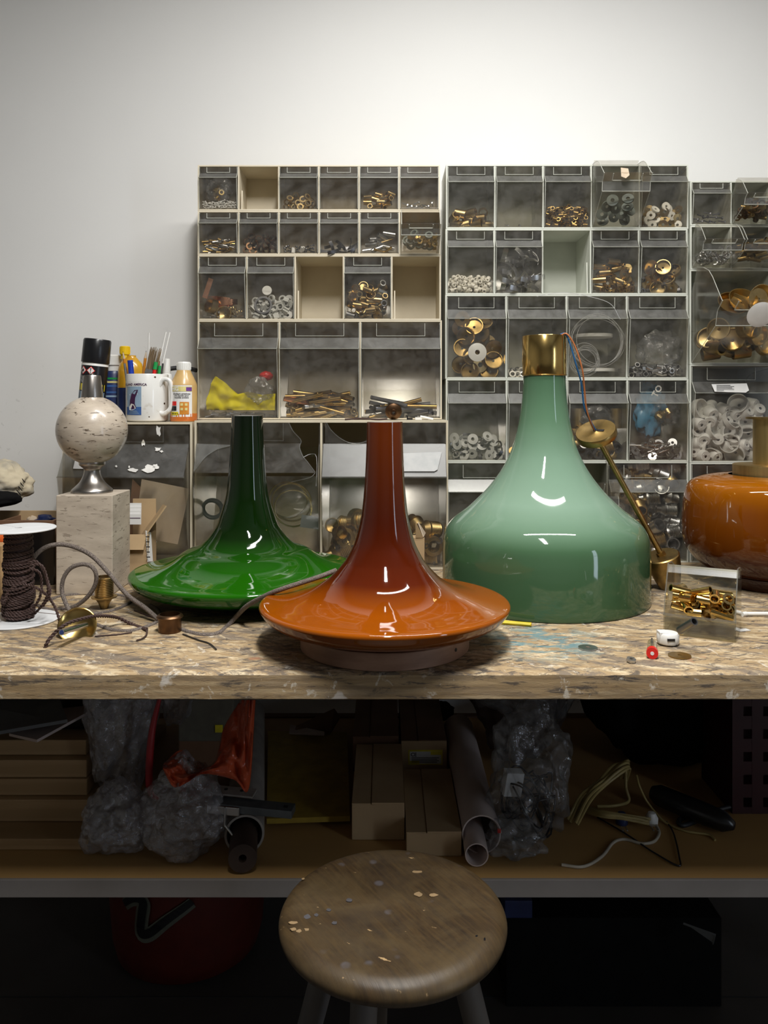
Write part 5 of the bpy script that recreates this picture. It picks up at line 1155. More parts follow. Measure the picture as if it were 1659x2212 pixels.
# threaded brass cup
dc = 1.550; cc = Vector((P(225, 0, dc).x, dc, BENCH)); kc = dc/F
tc_ = thing('threaded_cup', cc, 'ridged brass socket cup with a flange, standing before the travertine block', 'cup')
hh = lambda py: EYE-(py-875)*kc-BENCH
pr = [(.007, .0006), (.0075, .001), (12*kc, hh(1302)), (18*kc, hh(1293)), (27*kc, hh(1290)), (27.5*kc, hh(1288)), (20*kc, hh(1287))]
obj('cone_base', lathe([(.0, .0006)]+pr+[(.006, hh(1287))], 36, cc), 'brass_brush', tc_, smooth=40)
th_ = []
for k in range(11): z = hh(1287-k*3.7); th_ += [(18.2*kc, z), (20*kc, z+1.2*kc), (20*kc, z+2.2*kc), (18.2*kc, z+3.4*kc)]
th_ += [(18.2*kc, hh(1245)), (16.5*kc, hh(1245)), (16.5*kc, hh(1287))]
obj('threaded_sleeve', lathe(th_, 40, cc, True), 'brass', tc_, smooth=40)
# bronze socket ring
de = 1.392; ce = Vector((P(367, 0, de).x, de, BENCH)); ke = de/F
obj_ = thing('socket_ring', ce, 'dark bronze socket ring with a flanged lip, standing on the bench', 'socket')
he = lambda py: EYE-(py-875)*ke-BENCH
obj('sleeve', lathe([(24*ke, .0006), (24.5*ke, .002), (24.5*ke, he(1332)), (22*ke, he(1332)), (22*ke, .0006)], 40, ce, True), 'bronze', obj_, smooth=35)
obj('lip', lathe([(22*ke, he(1335)), (28*ke, he(1333)), (28.5*ke, he(1331)), (26*ke, he(1328)), (22.5*ke, he(1326)), (21.5*ke, he(1326))], 40, ce, True), 'bronze', obj_, smooth=35)
# polished brass canopy with white rod lying against the cord
cp = thing('brass_canopy', B(168, 1390), 'polished brass canopy disc propped up with a chrome tube towards the viewer', 'canopy')
dcv = P(167, 1353, 1.365); qv = Vector((.22, -.82, .50)).normalized()
obj('dish', along(lathe([(0, -.004), (.024, -.003), (.0305, .002), (.0315, .003), (.0300, .0035), (.023, -.001), (0, -.002)], 40), dcv, dcv+qv), 'brass_pol', cp, smooth=50)
obj('tube', cyl2(P(185, 1350, 1.36), P(133, 1366, 1.29), .0050, n=16), 'chrome', cp, smooth=40, label='bright chrome tube')
obj('tube_end', cyl2(P(133.6, 1365.7, 1.2915), P(132.7, 1366, 1.2885), .0034, n=14), 'navy', cp)
tw = [P(97, 1400, 1.30), P(103, 1386, 1.30), P(118, 1368, 1.31), P(134, 1354, 1.315), P(155, 1343, 1.33), P(180, 1336, 1.345), P(205, 1331, 1.37), P(232, 1331, 1.40), P(256, 1335, 1.43), P(280, 1346, 1.435), P(300, 1354, 1.42), B(318, 1360, .004)]
tag(obj('twisted_cord', join(twisted(resample(smooth_path(tw, 10), .0016), .0029, .013, 6), twisted(resample(smooth_path([B(318, 1360, .004), B(316, 1372, .003), B(306, 1380, .002), B(294, 1384, .002)], 6), .0016), .0014, .008, 5)), 'twist', smooth=60), 'brown twisted cord crossing in front of the polished brass disc', 'cord')

# boxes at the far left
by = 1.75; X0 = -1.05; X1 = P(116, 0, by).x; ZB = EYE-(1125-875)*by/F
tr = thing('tool_tray', (X0, by+.1, BENCH), 'open dark-fronted wooden tray of tools behind the spool', 'tray')
obj('front_board', box(X0, X1, by, by+.008, BENCH+.0005, ZB-.012), 'blacksheet', tr); obj('front_edge', box(X0, X1, by-.001, by+.010, ZB-.012, ZB), 'card_dark', tr)
obj('side_board', box(X1-.008, X1, by+.008, 1.868, BENCH+.0005, ZB), 'card_dark', tr)
obj('back_board', box(X0, X1, 1.868, 1.876, BENCH+.0005, ZB+.006), 'card', tr); obj('floor_board', box(X0, X1-.008, by+.008, 1.868, BENCH+.0005, BENCH+.008), 'card_dark', tr)
obj('divider', box(P(53, 0, 1.9).x, P(53, 0, 1.9).x+.006, by+.01, 1.868, BENCH+.008, ZB-.004), 'card_dark', tr)
lumpy('rag', (P(100, 0, 1.87).x, 1.87, ZB-.022), (.036, .03, .018), 'navy', 'dark blue-grey rag inside the tool tray', 'rag', 31)
lumpy('sponge', (P(75, 0, 1.88).x, 1.88, ZB-.024), (.02, .025, .022), 'card_pale', 'pale sponge inside the tool tray', 'sponge', 32, .1)
gl = thing('canvas_cap', P(0, 1092, 1.88), 'dirty beige canvas cap with a black lining lying on the tool tray', 'cap')
obj('crown', rope_blob(tuple(P(-12, 1044, 1.88)), (.084, .06, .052), 41, 5, .18, 1.6, .05), 'canvas', gl, smooth=70)
obj('lining', rope_blob(tuple(P(-8, 1078, 1.835)), (.058, .035, .020), 42, 4, .12, 1.6, .03), 'blackcloth', gl, smooth=70)
for k in range(6): a = -.9+k*.22; p = P(38+k*3.2, 1087-k*9, 1.828+.006*k); obj('seam_stitch', tube([p, p+Vector((-.010, .002, .011))], .0010, 5), 'blackcloth', gl)
tag(obj('orange_handle', lathe([(0, 0), (.010, .0), (.013, .01), (.013, .09), (.009, .10), (0, .10)], 20), 'orange', smooth=50), 'orange tool handle poking out behind the spool at the left edge', 'handle')
oh = bpy.data.objects['orange_handle']; oh.matrix_world = Matrix.Translation(P(-60, 1163, 1.66)) @ Euler((0, PI/2, 0)).to_matrix().to_4x4()
tag(obj('wood_batten', box(-1.0, P(10, 0, 1.62).x, 1.61, 1.70, BENCH+.0005, EYE-(1178-875)*1.61/F), 'plank', bevel=.002), 'wooden block under the orange handle at the left edge', 'block')
# carton beside the block
ct = thing('carton', P(305, 1265, 1.80), 'small opened brown carton of booklets beside the travertine block', 'carton')
xa, xb = P(262, 0, 1.78).x, P(311, 0, 1.78).x; zt = EYE-(1158-875)*1.78/F
obj('front_panel', box(xa, xb, 1.80, 1.803, BENCH+.0005, zt), 'card', ct)
obj('side_panel', box(xb, xb+.003, 1.80, 1.862, BENCH+.0005, zt), 'card', ct)
obj('back_panel', box(xa, xb+.003, 1.862, 1.865, BENCH+.0005, EYE-(1077-875)*1.865/F), 'card', ct)
obj('bottom_panel', box(xa, xb, 1.803, 1.862, BENCH+.0005, BENCH+.0035), 'card', ct)
obj('flap', sheet([P(311, 1158, 1.80), P(307, 1152, 1.86), P(352, 1089, 1.865), P(358, 1092, 1.81)], .003), 'card', ct)
obj('flap', sheet([Vector((xa, 1.80, zt)), Vector((xb, 1.80, zt)), Vector((xb-.004, 1.79, zt-.032)), Vector((xa, 1.79, zt-.032))], .002), 'card', ct)
obj('paper_label', sheet([P(311, 1146, 1.797)+Vector((.004, 0, 0)), P(322, 1150, 1.82)+Vector((.0045, 0, 0)), P(326, 1212, 1.82)+Vector((.0045, 0, 0)), P(315, 1214, 1.797)+Vector((.004, 0, 0))], .0006), 'paper', ct)
for k in range(5): p = P(318+k*.4, 1160+k*11, 1.79); obj('printed_mark', cbox(p+Vector((0, .003, 0)), (.008-.001*(k % 2), .0008, .0022)), 'black', ct)
for k in range(4):
    z = EYE-(1122-k*7.3-875)*1.835/F
    tb = thing('booklet', (xa+.03, 1.835, z), ('lowest', 'second lowest', 'second highest', 'topmost')[k]+' white booklet with red lines standing in the carton', 'booklet', 'booklets in the carton')
    obj('pages', box(xa, P(303, 0, 1.82).x-.001*k, 1.825+.004*k, 1.828+.004*k, BENCH+.12 if k == 0 else z-.0, z+.0135), 'paper', tb)
    obj('red_line', box(xa, P(302, 0, 1.82).x-.001*k, 1.8243+.004*k, 1.8250+.004*k, z+.004, z+.0052), 'magenta', tb)
cb2 = thing('small_carton', P(905, 1215, 1.84), 'little brown carton with a raised flap behind the brown shade', 'carton')
xa, xb = P(880, 0, 1.80).x, P(917, 0, 1.80).x; zt = EYE-(1162-875)*1.80/F
obj('body', box(xa, xb, 1.80, 1.84, BENCH+.0005, zt), 'card', cb2)
obj('flap', sheet([P(898, 1161, 1.80), P(914, 1160, 1.80), P(897, 1124, 1.79)], .002), 'card', cb2); obj('flap', sheet([P(914, 1160, 1.80), P(918, 1152, 1.835), P(902, 1128, 1.82)], .002), 'card_pale', cb2)

# ------------------------------------------------------------------ right side of the bench
def tub():
    fl, fr_ = B(1433, 1369, 0), B(1590, 1389, 0); d = (fr_-fl); w = d.length; u = d.normalized(); v = Vector((-u.y, u.x, 0))
    M = Matrix((( u.x, v.x, 0, fl.x), (u.y, v.y, 0, fl.y), (0, 0, 1, BENCH+.0006), (0, 0, 0, 1)))
    root = thing('clear_bin', fl+u*w/2+v*.05, 'clear tip-out bin full of brass tubes, standing loose on the bench', 'bin')
    t = .002; L = .105
    side = [(0, 0), (L, 0), (L+.006, .098), (L-.022, .108), (.045, .112), (.012, .062), (0, .032)]
    g = join(prism(side, 0, t), prism(side, w-t, w), box(t, w-t, 0, L, 0, t), box(t, w-t, 0, t, t, .032), prism([(L, 0), (L+.006, .098), (L+.004, .098), (L-t, 0)], t, w-t))
    obj('bin_body', xf(g, M), 'clear', root)
    obj('lip', xf(join(box(-.0005, w+.0005, -.001, .004, .031, .034), ribbon([(L+.006, .098), (L-.002, .085)], t, w-t, .0016), box(t, w-t, L-.006, L-.002, .064, .067)), M), 'bin_lip', root)
    obj('rim', xf(join(tube([Vector((x, y, z)) for y, z in side[2:]], .0012, 5), *[]), M) if False else xf(join(*[tube([Vector((x, y, z)) for y, z in side[2:]], .0012, 5) for x in (.001, w-.001)]), M), 'bin_lip', root)
    tag(root); 
    obj('raised_floor', xf(prism([(.003, .026), (L-.003, .034), (L-.003, .032), (.003, .024)], t+.0005, w-t-.0005), M), 'bin', root)
    return M @ Matrix.Translation((w/2, 0, .030)), w, L
Mt, wt, Lt = tub()
pile(Mt, wt-.006, Lt-.012, [T('tube','brass_pol',.0082,.022,17,'shiny brass tube','tube'), T('tube','brass_pol',.0060,.038,6,'slim shiny brass tube','tube'), T('ring','brass',.010,.010,8,'brass ring','ring')], 'the loose clear bin on the bench', 301)
tag(obj('dark_tube', xf(pipe(.0062, .0045, -.020, .020, 14), Matrix.Translation(B(1484, 1352, .045)) @ Euler((.9, .45, 0)).to_matrix().to_4x4()), 'dark_steel', smooth=35), 'dark steel tube leaning among the brass tubes', 'tube')
# glue syringe
gp_ = B(1409, 1424, 0); gy = thing('glue_tube', gp_, 'little clear glue tube with a red end cap lying on the bench', 'tube')
a, b = gp_+Vector((0, .0, .0088)), B(1408, 1372, .0085)
dr = (b-a).normalized()
obj('red_cap', cyl2(a, a+dr*.010, .0088, .0088, 24), 'red', gy, smooth=35); obj('cap_centre', cyl2(a-dr*.0006, a+dr*.001, .0028, n=14), 'paper', gy)
obj('barrel', cyl2(a+dr*.010, a+dr*.055, .0078, .0074, 20), 'clear', gy, smooth=35); obj('shoulder', cyl2(a+dr*.055, a+dr*.063, .0074, .003, 20), 'clear', gy, smooth=35)
obj('needle', cyl2(a+dr*.063, a+dr*.085, .0024, .0012, 12), 'dark_steel', gy, smooth=35)
pc = B(1443, 1392, 0); wc = thing('plug_connector', pc, 'small white plastic connector beside the red glue tube', 'connector')
obj('shell', join(lathe([(0, .002), (.016, .002), (.0175, .005), (.0175, .016), (.015, .020), (0, .020)], 24, pc), cbox(pc+Vector((-.009, 0, .013)), (.014, .018, .018))), 'white', wc, smooth=35, bevel=.0008)
obj('slot', cbox(pc+Vector((-.001, -.0165, .012)), (.012, .004, .004)), 'black', wc); obj('pin', cyl2(pc+Vector((.012, -.012, .021)), pc+Vector((.019, -.016, .020)), .0011, n=8), 'brass', wc); obj('foot', cbox(pc+Vector((.006, -.012, .003)), (.006, .005, .005)), 'black', wc)
def flat_washer(px, py, r, ri, h, mt, label, cat='washer', n=32, tl=0.0): tag(obj('washer' if n > 8 else 'hex_nut', xf(pipe(r, ri, 0, h, n), Matrix.Translation(B(px, py, .0006+abs(tl)*r)) @ Euler((tl, tl*.5, 0)).to_matrix().to_4x4()), mt, smooth=35), label, cat)
flat_washer(1468, 1417, .0172, .0030, .0016, 'brass_dark', 'flat brass washer right of the red glue tube')
flat_washer(1270, 1400, .0152, .0045, .0016, 'steel', 'flat bluish steel washer in the spilt blue paint')
flat_washer(1363, 1428, .0075, .0030, .004, 'steel', 'tiny zinc nut near the front edge of the bench', 'nut', 6, .2)
tag(obj('white_stick', join(cyl2(B(1604, 1326, .004), B(1675, 1326, .004), .0038, n=12), cyl2(B(1603, 1327, .004), B(1612, 1326, .004), .0045, n=12)), 'white', smooth=40), 'white plastic stick lying at the right edge of the bench', 'stick')
tag(obj('white_chip', cbox(B(1605, 1361, .001), (.022, .012, .001), (0, 0, .3)), 'paper'), 'flat scrap of white paper right of the clear bin', 'paper')
pn = thing('yellow_pencil', B(1110, 1346), 'yellow pencil stub lying between the brown and mint shades', 'pencil')
obj('shaft', cyl2(B(1060, 1342, .0038), B(1146, 1349, .0038), .0037, n=6), 'labelyellow', pn); obj('end', cyl2(B(1146, 1349, .0038), B(1148, 1349.2, .0038), .0036, n=10), 'yellow', pn)

# ------------------------------------------------------------------ on the lower shelf (very dim)
ZSH = SHELF+.0006
def sb(name, px0, px1, pyf, ztop, depth, mat, label, cat, inset=0.0, **k):
    d = F*(EYE-SHELF)/(pyf-875.0); x0, x1 = P(px0, 0, d).x, P(px1, 0, d).x
    return x0, x1, d
def carton(px0, px1, d, h, dep, label, mat='card'):
    x0, x1 = P(px0, 0, d).x, P(px1, 0, d).x; t = thing('cardboard_box', ((x0+x1)/2, d+dep/2, ZSH), label, 'box', 'brown cartons on the lower shelf')
    obj('box_body', box(x0, x1, d, d+dep, ZSH, ZSH+h-.003), mat, t, bevel=.0012)
    obj('flap', box(x0, (x0+x1)/2-.014, d, d+dep, ZSH+h-.003, ZSH+h-.0012), mat, t); obj('flap', box((x0+x1)/2-.012, x1, d, d+dep, ZSH+h-.003, ZSH+h), mat, t)
    return t, x0, x1, ZSH+h
carton(760, 874, 1.504, .069, .262, 'front left long brown carton, directly behind the stool')
carton(762, 861, 1.785, .078, .27, 'rear left brown carton, behind the front left one', 'card_dark')
carton(878, 997, 1.45, .044, .25, 'low front right brown carton beside the paper roll')
t4, xa, xb, zt = carton(867, 965, 1.77, .075, .28, 'rear right carton with a yellow and white label', 'card_dark')
tape = obj('front_face', box(xa, xb, 1.7685, 1.7698, ZSH, zt-.001), 'card', t4)
la, lb_ = P(882, 1620, 1.768), P(956, 1652, 1.768)
obj('label_border', box(la.x, lb_.x, 1.7675, 1.7683, lb_.z, la.z), 'labelyellow', t4, label='yellow-edged label')
obj('label_paper', box(la.x+.003, lb_.x-.003, 1.7668, 1.7674, lb_.z+.003, la.z-.003), 'paper', t4)
obj('label_corner', box(lb_.x-.026, lb_.x-.003, 1.7662, 1.7667, la.z-.010, la.z-.003), 'labelyellow', t4); obj('label_corner', box(la.x+.003, la.x+.024, 1.7662, 1.7667, lb_.z+.003, lb_.z+.009), 'labelyellow', t4)
obj('lettering', flat(text_geo('CE', .011, 'LEFT', .0002), (la.x+.005, 1.7660, la.z-.013)), 'black', t4)
for k in range(4): obj('printed_line', box(la.x+.007, lb_.x-.008-.004*(k % 2), 1.7662, 1.7666, la.z-.017-k*.0032, la.z-.0158-k*.0032), 'black', t4)
# paper roll
pr_ = thing('paper_roll', S(1030, 1865), 'long roll of pale paper lying front to back beside the cartons', 'paper roll')
def lying(r, ri, a, b, n=40): a, b = Vector(a), Vector(b); L = (b-a).length; return along(pipe(r, ri, 0, L, n), a, b)
ra, rb = P(1040, 1812, 1.455), P(990, 1580, 1.93)
ra.z = ZSH+.036; rb.z = ZSH+.036
obj('outer_sheet', lying(.0350, .0325, ra, rb), 'roll', pr_, smooth=40)
ia, ib = P(1030, 1842, 1.415), rb.copy(); ia.z = ZSH+.0215; ib.z = ZSH+.026
obj('inner_roll', lying(.0205, .0185, ia, Vector((ra.x-.01, ra.y+.15, ZSH+.022)), 32), 'roll', pr_, smooth=40)
obj('curled_edge', tube([ra+Vector((.035*math.cos(a), -.0015, .035*math.sin(a))) for a in [.1+k*.15 for k in range(12)]], .0013, 5), 'roll', pr_)
obj('red_mark', cbox(ra+Vector((.0315, -.002, .008)), (.006, .003, .007)), 'red', pr_)
# left tube with dark tube inside
tu = thing('cardboard_tube', S(527, 1850), 'wide pale tube with a dark brown tube sticking out of it', 'tube')
ta, tb_ = Vector((P(528, 0, 1.455).x, 1.455, ZSH+.036)), Vector((P(541, 0, 2.03).x, 2.03, ZSH+.036))
obj('outer_tube', lying(.0355, .0315, ta, tb_), 'tubegrey', tu, smooth=40)
obj('inner_tube', lying(.0245, .007, Vector((P(524, 0, 1.392).x, 1.392, ZSH+.028)), ta+(tb_-ta)*.3+Vector((0, 0, -.007))), 'darktube', tu, smooth=40)
# metal bracket resting on the tube
bk = thing('steel_bracket', P(540, 1740, 1.52), 'grey steel window bracket with a latch lying on the pale tube', 'bracket')
a, b = P(455, 1715, 1.47), P(634, 1753, 1.45); zt2 = ZSH+.0725
a.z = zt2+.013; b.z = zt2+.008
dv = (b-a).normalized(); nv = Vector((-dv.y, dv.x, 0)).normalized()
def bar(p, q, w, h): 
    u = Vector((0, 0, 1)); return [x+nv*sx*w/2+u*sz*h/2 for x in (p, q) for sx, sz in ((-1, -1), (1, -1), (1, 1), (-1, 1))], [(0, 3, 2, 1), (4, 5, 6, 7), (0, 1, 5, 4), (1, 2, 6, 5), (2, 3, 7, 6), (3, 0, 4, 7)]
obj('channel', bar(a, b, .030, .014), 'bracket', bk, bevel=.001); obj('back_plate', bar(a+nv*.025+Vector((0, 0, .012)), a+dv*.075+nv*.025+Vector((0, 0, .012)), .03, .003), 'tubegrey', bk)
for k in (.02, .05): p = a+dv*k+nv*.027+Vector((0, 0, .0138)); obj('rivet', cyl(.0035, 0, .0012, 12, p), 'black', bk)
obj('hole', bar(b-dv*.018, b-dv*.010, .008, .0146), 'black', bk)
lv = a-nv*.018+Vector((0, 0, -.002)); obj('latch', bar(lv, lv+dv*.060, .004, .016), 'steel', bk, bevel=.002)
obj('latch_pin', cyl2(lv+dv*.034-nv*.003+Vector((0, 0, .008)), lv+dv*.034-nv*.004+Vector((0, 0, -.026)), .0022, n=8), 'steel', bk); obj('latch_pin', cyl2(lv+dv*.034-nv*.004+Vector((0, 0, -.024)), lv+dv*.052-nv*.004+Vector((0, 0, -.044)), .0022, n=8), 'steel', bk)
# envelope and felt pads
en = thing('padded_envelope', S(665, 1778), 'yellow-brown padded envelope lying flat behind the tube', 'envelope')
obj('body', sheet([S(576, 1780, .012), S(756, 1774, .012), S(750, 1590, .012), S(579, 1588, .012)], .010), 'envyellow', en)
obj('paper_sheet', sheet([S(577, 1645, .0135), S(655, 1648, .0135), S(655, 1586, .0135), S(579, 1588, .0135)], .0008), 'card_pale', en)
obj('brown_half', sheet([S(656, 1676, .0135), S(752, 1680, .0135), S(748, 1590, .0135), S(656, 1588, .0135)], .0008), 'card_dark', en)
fp = thing('felt_pad_card', S(660, 1730, .014), 'card of twenty round black felt pads lying on the envelope', 'felt pads')
A_, B_, C_, D_ = S(622, 1733, .016), S(731, 1715, .016), S(692, 1634, .016), S(592, 1640, .016)
obj('card', sheet([A_, B_, C_, D_], .0012), 'tubegrey', fp); obj('blue_edge', sheet([A_+Vector((0, 0, .0004)), B_+Vector((0, 0, .0004)), B_+(C_-B_)*.05, A_+(D_-A_)*.05], .0016), 'seablue', fp)
for i in range(5):
    for j in range(4):
        u, v = .12+.255*j, .13+.165*i; p = (A_*(1-u)+B_*u)*(1-v)+(D_*(1-u)+C_*u)*v
        obj('felt_pad', lathe([(.0125, .0012), (.0125, .0035), (0, .0038)], 20, p), 'blackcloth', fp)
# cardboard bits against the back
tag(obj('flat_carton', sheet([P(640, 1568, 1.93), P(722, 1530, 2.0), P(735, 1548, 2.0), P(715, 1580, 1.93)], .012), 'card_dark'), 'flat dark printed carton leaning behind the envelope', 'carton')
tag(obj('tan_sheet', sheet([P(627, 1565, 1.96), P(700, 1580, 1.90), P(700, 1588, 1.90), P(624, 1585, 1.93)], .003), 'roll'), 'pinkish paper sheet edge behind the envelope', 'paper')
lumpy('black_hose_coil', tuple(P(955, 1535, 2.0)), (.028, .03, .02), 'blackcloth', 'black rolled strap on the far end of the paper roll', 'strap', 61)
# planks at the left
for k, (z0, z1, y0, mt) in enumerate(((0, .020, 1.47, 'plank'), (.021, .062, 1.53, 'plank'), (.063, .094, 1.545, 'plank'), (.095, .128, 1.55, 'plank'), (.129, .158, 1.57, 'plank'))):
    tag(obj('wooden_plank', box(-1.15, P(190-k*1.0, 0, y0).x, y0, 2.0, ZSH+z0, ZSH+z1), mt, bevel=.0015), ('lowest plank, jutting out furthest', 'second plank from the bottom', 'middle plank', 'second plank from the top', 'topmost plank')[k]+' of the stack on the left of the shelf', 'plank', 'pine planks on the shelf')
sbx = thing('dark_crate', (-.9, 1.75, ZSH+.16), 'dark open crate lying on the plank stack at the left', 'crate')
obj('crate_body', box(-1.15, P(190, 0, 1.62).x, 1.62, 1.98, ZSH+.159, ZSH+.225), 'blacksheet', sbx)
tag(obj('grey_board', sheet([P(-60, 1597, 1.46), P(146, 1561, 1.46), P(128, 1512, 1.62), P(-60, 1520, 1.62)], .006), 'greyboard'), 'grey board sticking out on top at the left of the shelf', 'board')
tag(obj('pale_board', sheet([P(20, 1590, 1.50), P(80, 1604, 1.45), P(205, 1535, 1.60), P(170, 1518, 1.66)], .005), 'roll'), 'pale board lying askew under the grey one', 'board')
tag(obj('book', sheet([P(60, 1512, 1.72), P(200, 1532, 1.66), P(200, 1520, 1.72), P(80, 1505, 1.8)], .012), 'orange'), 'flat orange folder behind the pale board', 'folder')
# bubble wrap
def bubble(c, s, sd, sub=6, taper=0.0, amp=.22):
    V, Fc = rope_blob((0, 0, 0), (1, 1, 1), sd, sub, amp, 1.6, .05); V = [Vector(v) for v in V]; out = []
    for v in V:
        n = v.normalized(); a = math.atan2(n.y, n.x)*7; b = n.z*11
        w = abs(math.sin(a+(.5*PI if int(math.floor(b/PI)) % 2 else 0))*math.sin(b)); k = 1+.07*w+.03*mnoise.noise(v*9)
        tz = 1+taper*(-v.z); out.append(Vector((c[0]+v.x*s[0]*k*tz, c[1]+v.y*s[1]*k*tz, c[2]+v.z*s[2])))
    return onshelf((out, Fc))
p = P(262, 1640, 1.58); tag(obj('bubble_wrap', bubble((p.x, 1.58, SHELF+.215), (.066, .065, .165), 71, 6, -.05), 'film', smooth=80), 'tall bundle of bubble wrap standing on the left of the shelf', 'bubble wrap')
tag(obj('bubble_wrap', bubble((P(250, 0, 1.47).x, 1.475, SHELF+.064), (.058, .06, .062), 72, 6, .3), 'film', smooth=80), 'rolled bubble wrap at the foot of the tall bundle', 'bubble wrap')
tag(obj('bubble_wrap', bubble((P(395, 0, 1.47).x, 1.475, SHELF+.085), (.072, .062, .082), 73, 6, .35), 'film', smooth=80), 'crumpled bubble wrap next to the pale tube', 'bubble wrap')
tag(obj('bubble_wrap', bubble((P(372, 0, 1.60).x, 1.62, SHELF+.27), (.040, .05, .10), 74, 6), 'film', smooth=80), 'narrow bubble wrap behind the red strap', 'bubble wrap')
tag(obj('red_strap', tube(smooth_path([P(345, 1508, 1.49), P(332, 1560, 1.485), P(325, 1610, 1.48), P(322, 1680, 1.48), P(325, 1712, 1.485), P(340, 1725, 1.5)], 6), [.0035+.0035*math.sin(PI*k/30) for k in range(31)], 8), 'darkred', smooth=60), 'red strap hanging between the bubble wrap bundles', 'strap')
def orange_bag():
    V, Fc = [], []; nu, nv_ = 44, 22
    tp = [(352, 1650), (392, 1620), (420, 1655), (462, 1645), (482, 1575), (508, 1530), (520, 1512)]; bt_ = [(352, 1662), (375, 1700), (405, 1690), (440, 1672), (505, 1684), (538, 1702), (552, 1512)]
    tp = smooth_path([Vector((x, y, 0)) for x, y in tp], 8); bt_ = smooth_path([Vector((x, y, 0)) for x, y in bt_], 8); n = len(tp)
    for s in (0, 1):
        for i in range(n):
            for j in range(nv_):
                f = j/(nv_-1); q = tp[i]*(1-f)+bt_[i]*f; dd = 1.425+.09*(1-f)+.0*math.sin(PI*i/n)-.03*math.sin(PI*f)+.02*mnoise.noise(Vector((i*.25, j*.3, 2)))+s*.012; V.append(P(q.x, q.y, dd))
    K = n*nv_
    for i in range(n-1):
        for j in range(nv_-1):
            a = i*nv_+j; Fc += [(a, a+1, a+nv_+1, a+nv_), (K+a, K+a+nv_, K+a+nv_+1, K+a+1)]
    for i in range(n-1): a = i*nv_; Fc += [(a, a+nv_, K+a+nv_, K+a)]; a += nv_-1; Fc += [(a, K+a, K+a+nv_, a+nv_)]
    for j in range(nv_-1): Fc += [(j, K+j, K+j+1, j+1)]; a = (n-1)*nv_+j; Fc += [(a, a+1, K+a+1, K+a)]
    return V, Fc
tag(obj('plastic_bag', orange_bag(), 'orange_film', smooth=80), 'torn orange-red plastic bag round a grey carton on the shelf', 'bag')
tag(obj('grey_carton', box(P(385, 0, 1.63).x, P(505, 0, 1.63).x, 1.63, 1.80, ZSH+.13, SHELF+.372), 'card_grey', bevel=.003), 'grey-green carton inside the orange plastic bag', 'carton')
tag(obj('support_box', box(P(385, 0, 1.64).x, P(500, 0, 1.64).x, 1.64, 1.80, ZSH, ZSH+.129), 'card_dark', bevel=.003), 'dark carton under the grey-green one, behind the bubble wrap', 'carton')
ls_ = thing('yellow_sticker', P(472, 1574, 1.628), 'tiny yellow sticker on the grey-green carton', 'sticker')
obj('sticker_face', box(P(465, 0, 1.628).x, P(481, 0, 1.628).x, 1.627, 1.629, P(0, 1582, 1.628).z, P(0, 1566, 1.628).z), 'labelyellow', ls_)
# clear bags at the right
lumpy('plastic_bag', (P(1150, 0, 1.52).x, 1.52, SHELF+.112), (.078, .072, .118), 'bag', 'large crumpled clear bag with dark wires, right of the paper roll', 'bag', 81, .42, 1.5, .05, 6)
lumpy('plastic_bag', (P(1115, 0, 1.43).x, 1.45, SHELF+.033), (.052, .045, .031), 'bag', 'low lump of clear bag at the shelf edge, right of the roll', 'bag', 82, .4, 1.6, .06, 5)
lumpy('plastic_bag', (P(1130, 0, 1.78).x, 1.78, SHELF+.235), (.128, .09, .125), 'bag', 'bulging brownish clear bag behind, near the bench underside', 'bag', 83, .35, 1.4, .05, 5)
lumpy('dark_bundle', (P(1120, 0, 1.84).x, 1.83, SHELF+.15), (.10, .05, .14), 'darktube', 'dark brown bundle inside the bulging clear bag', 'bundle', 84, .3)
tag(obj('white_carton', xf(cbox((0, 0, 0), (.034, .02, .045)), Matrix.Translation(P(1107, 1690, 1.50)) @ Euler((.1, .12, .2)).to_matrix().to_4x4()), 'paper', bevel=.001), 'little white carton inside the large clear bag', 'carton')
def snarl(c, s, n, r, sd, npts=9, flat_=1.0):
    q = random.Random(sd); gs = []
    for _ in range(n):
        a0 = q.uniform(0, 6.28); pts = []
        for k in range(npts):
            a = a0+k*1.1+q.uniform(-.3, .3); rr = q.uniform(.45, 1.0)
            pts.append(Vector((c[0]+s[0]*rr*math.cos(a), c[1]+s[1]*rr*math.sin(a), c[2]+s[2]*q.uniform(-1, 1)*flat_)))
        gs.append(tube(smooth_path(pts, 6), r, 6))
    return join(*gs)
tag(obj('wire_tangle', snarl((P(1140, 0, 1.5).x, 1.52, SHELF+.065), (.055, .05, .05), 7, .0018, 5), 'black', smooth=60), 'tangle of thin dark wires inside the large clear bag', 'wires')
# yellowed cable bundles
def bundle(a, ctrl, b, n, r, sd, spread):
    q = random.Random(sd); gs = []
    for _ in range(n):
        o = Vector((q.uniform(-1, 1), q.uniform(-1, 1), q.uniform(-.6, .6)))*spread
        gs.append(tube(smooth_path([Vector(a)+o]+[Vector(c)+o*q.uniform(.6, 1.3) for c in ctrl]+[Vector(b)+o], 7), r, 6))
    return join(*gs)
S2 = lambda px, py, h: S(px, py, h)
tag(obj('cable_bundle', bundle(S(1238, 1775, .012), [S(1265, 1720, .05), P(1300, 1690, 1.60), P(1335, 1660, 1.62), P(1352, 1655, 1.64)], P(1345, 1680, 1.66), 9, .0030, 3, .010), 'flexyellow', smooth=60), 'bundle of yellowed flat cables arching up beside the clear bag', 'cables')
tag(obj('cable_bundle', bundle(S(1250, 1745, .008), [S(1300, 1760, .02), S(1345, 1765, .02)], S(1400, 1775, .012), 7, .0030, 4, .007), 'flexyellow', smooth=60), 'bundle of yellowed cables lying flat towards the white plug', 'cables')
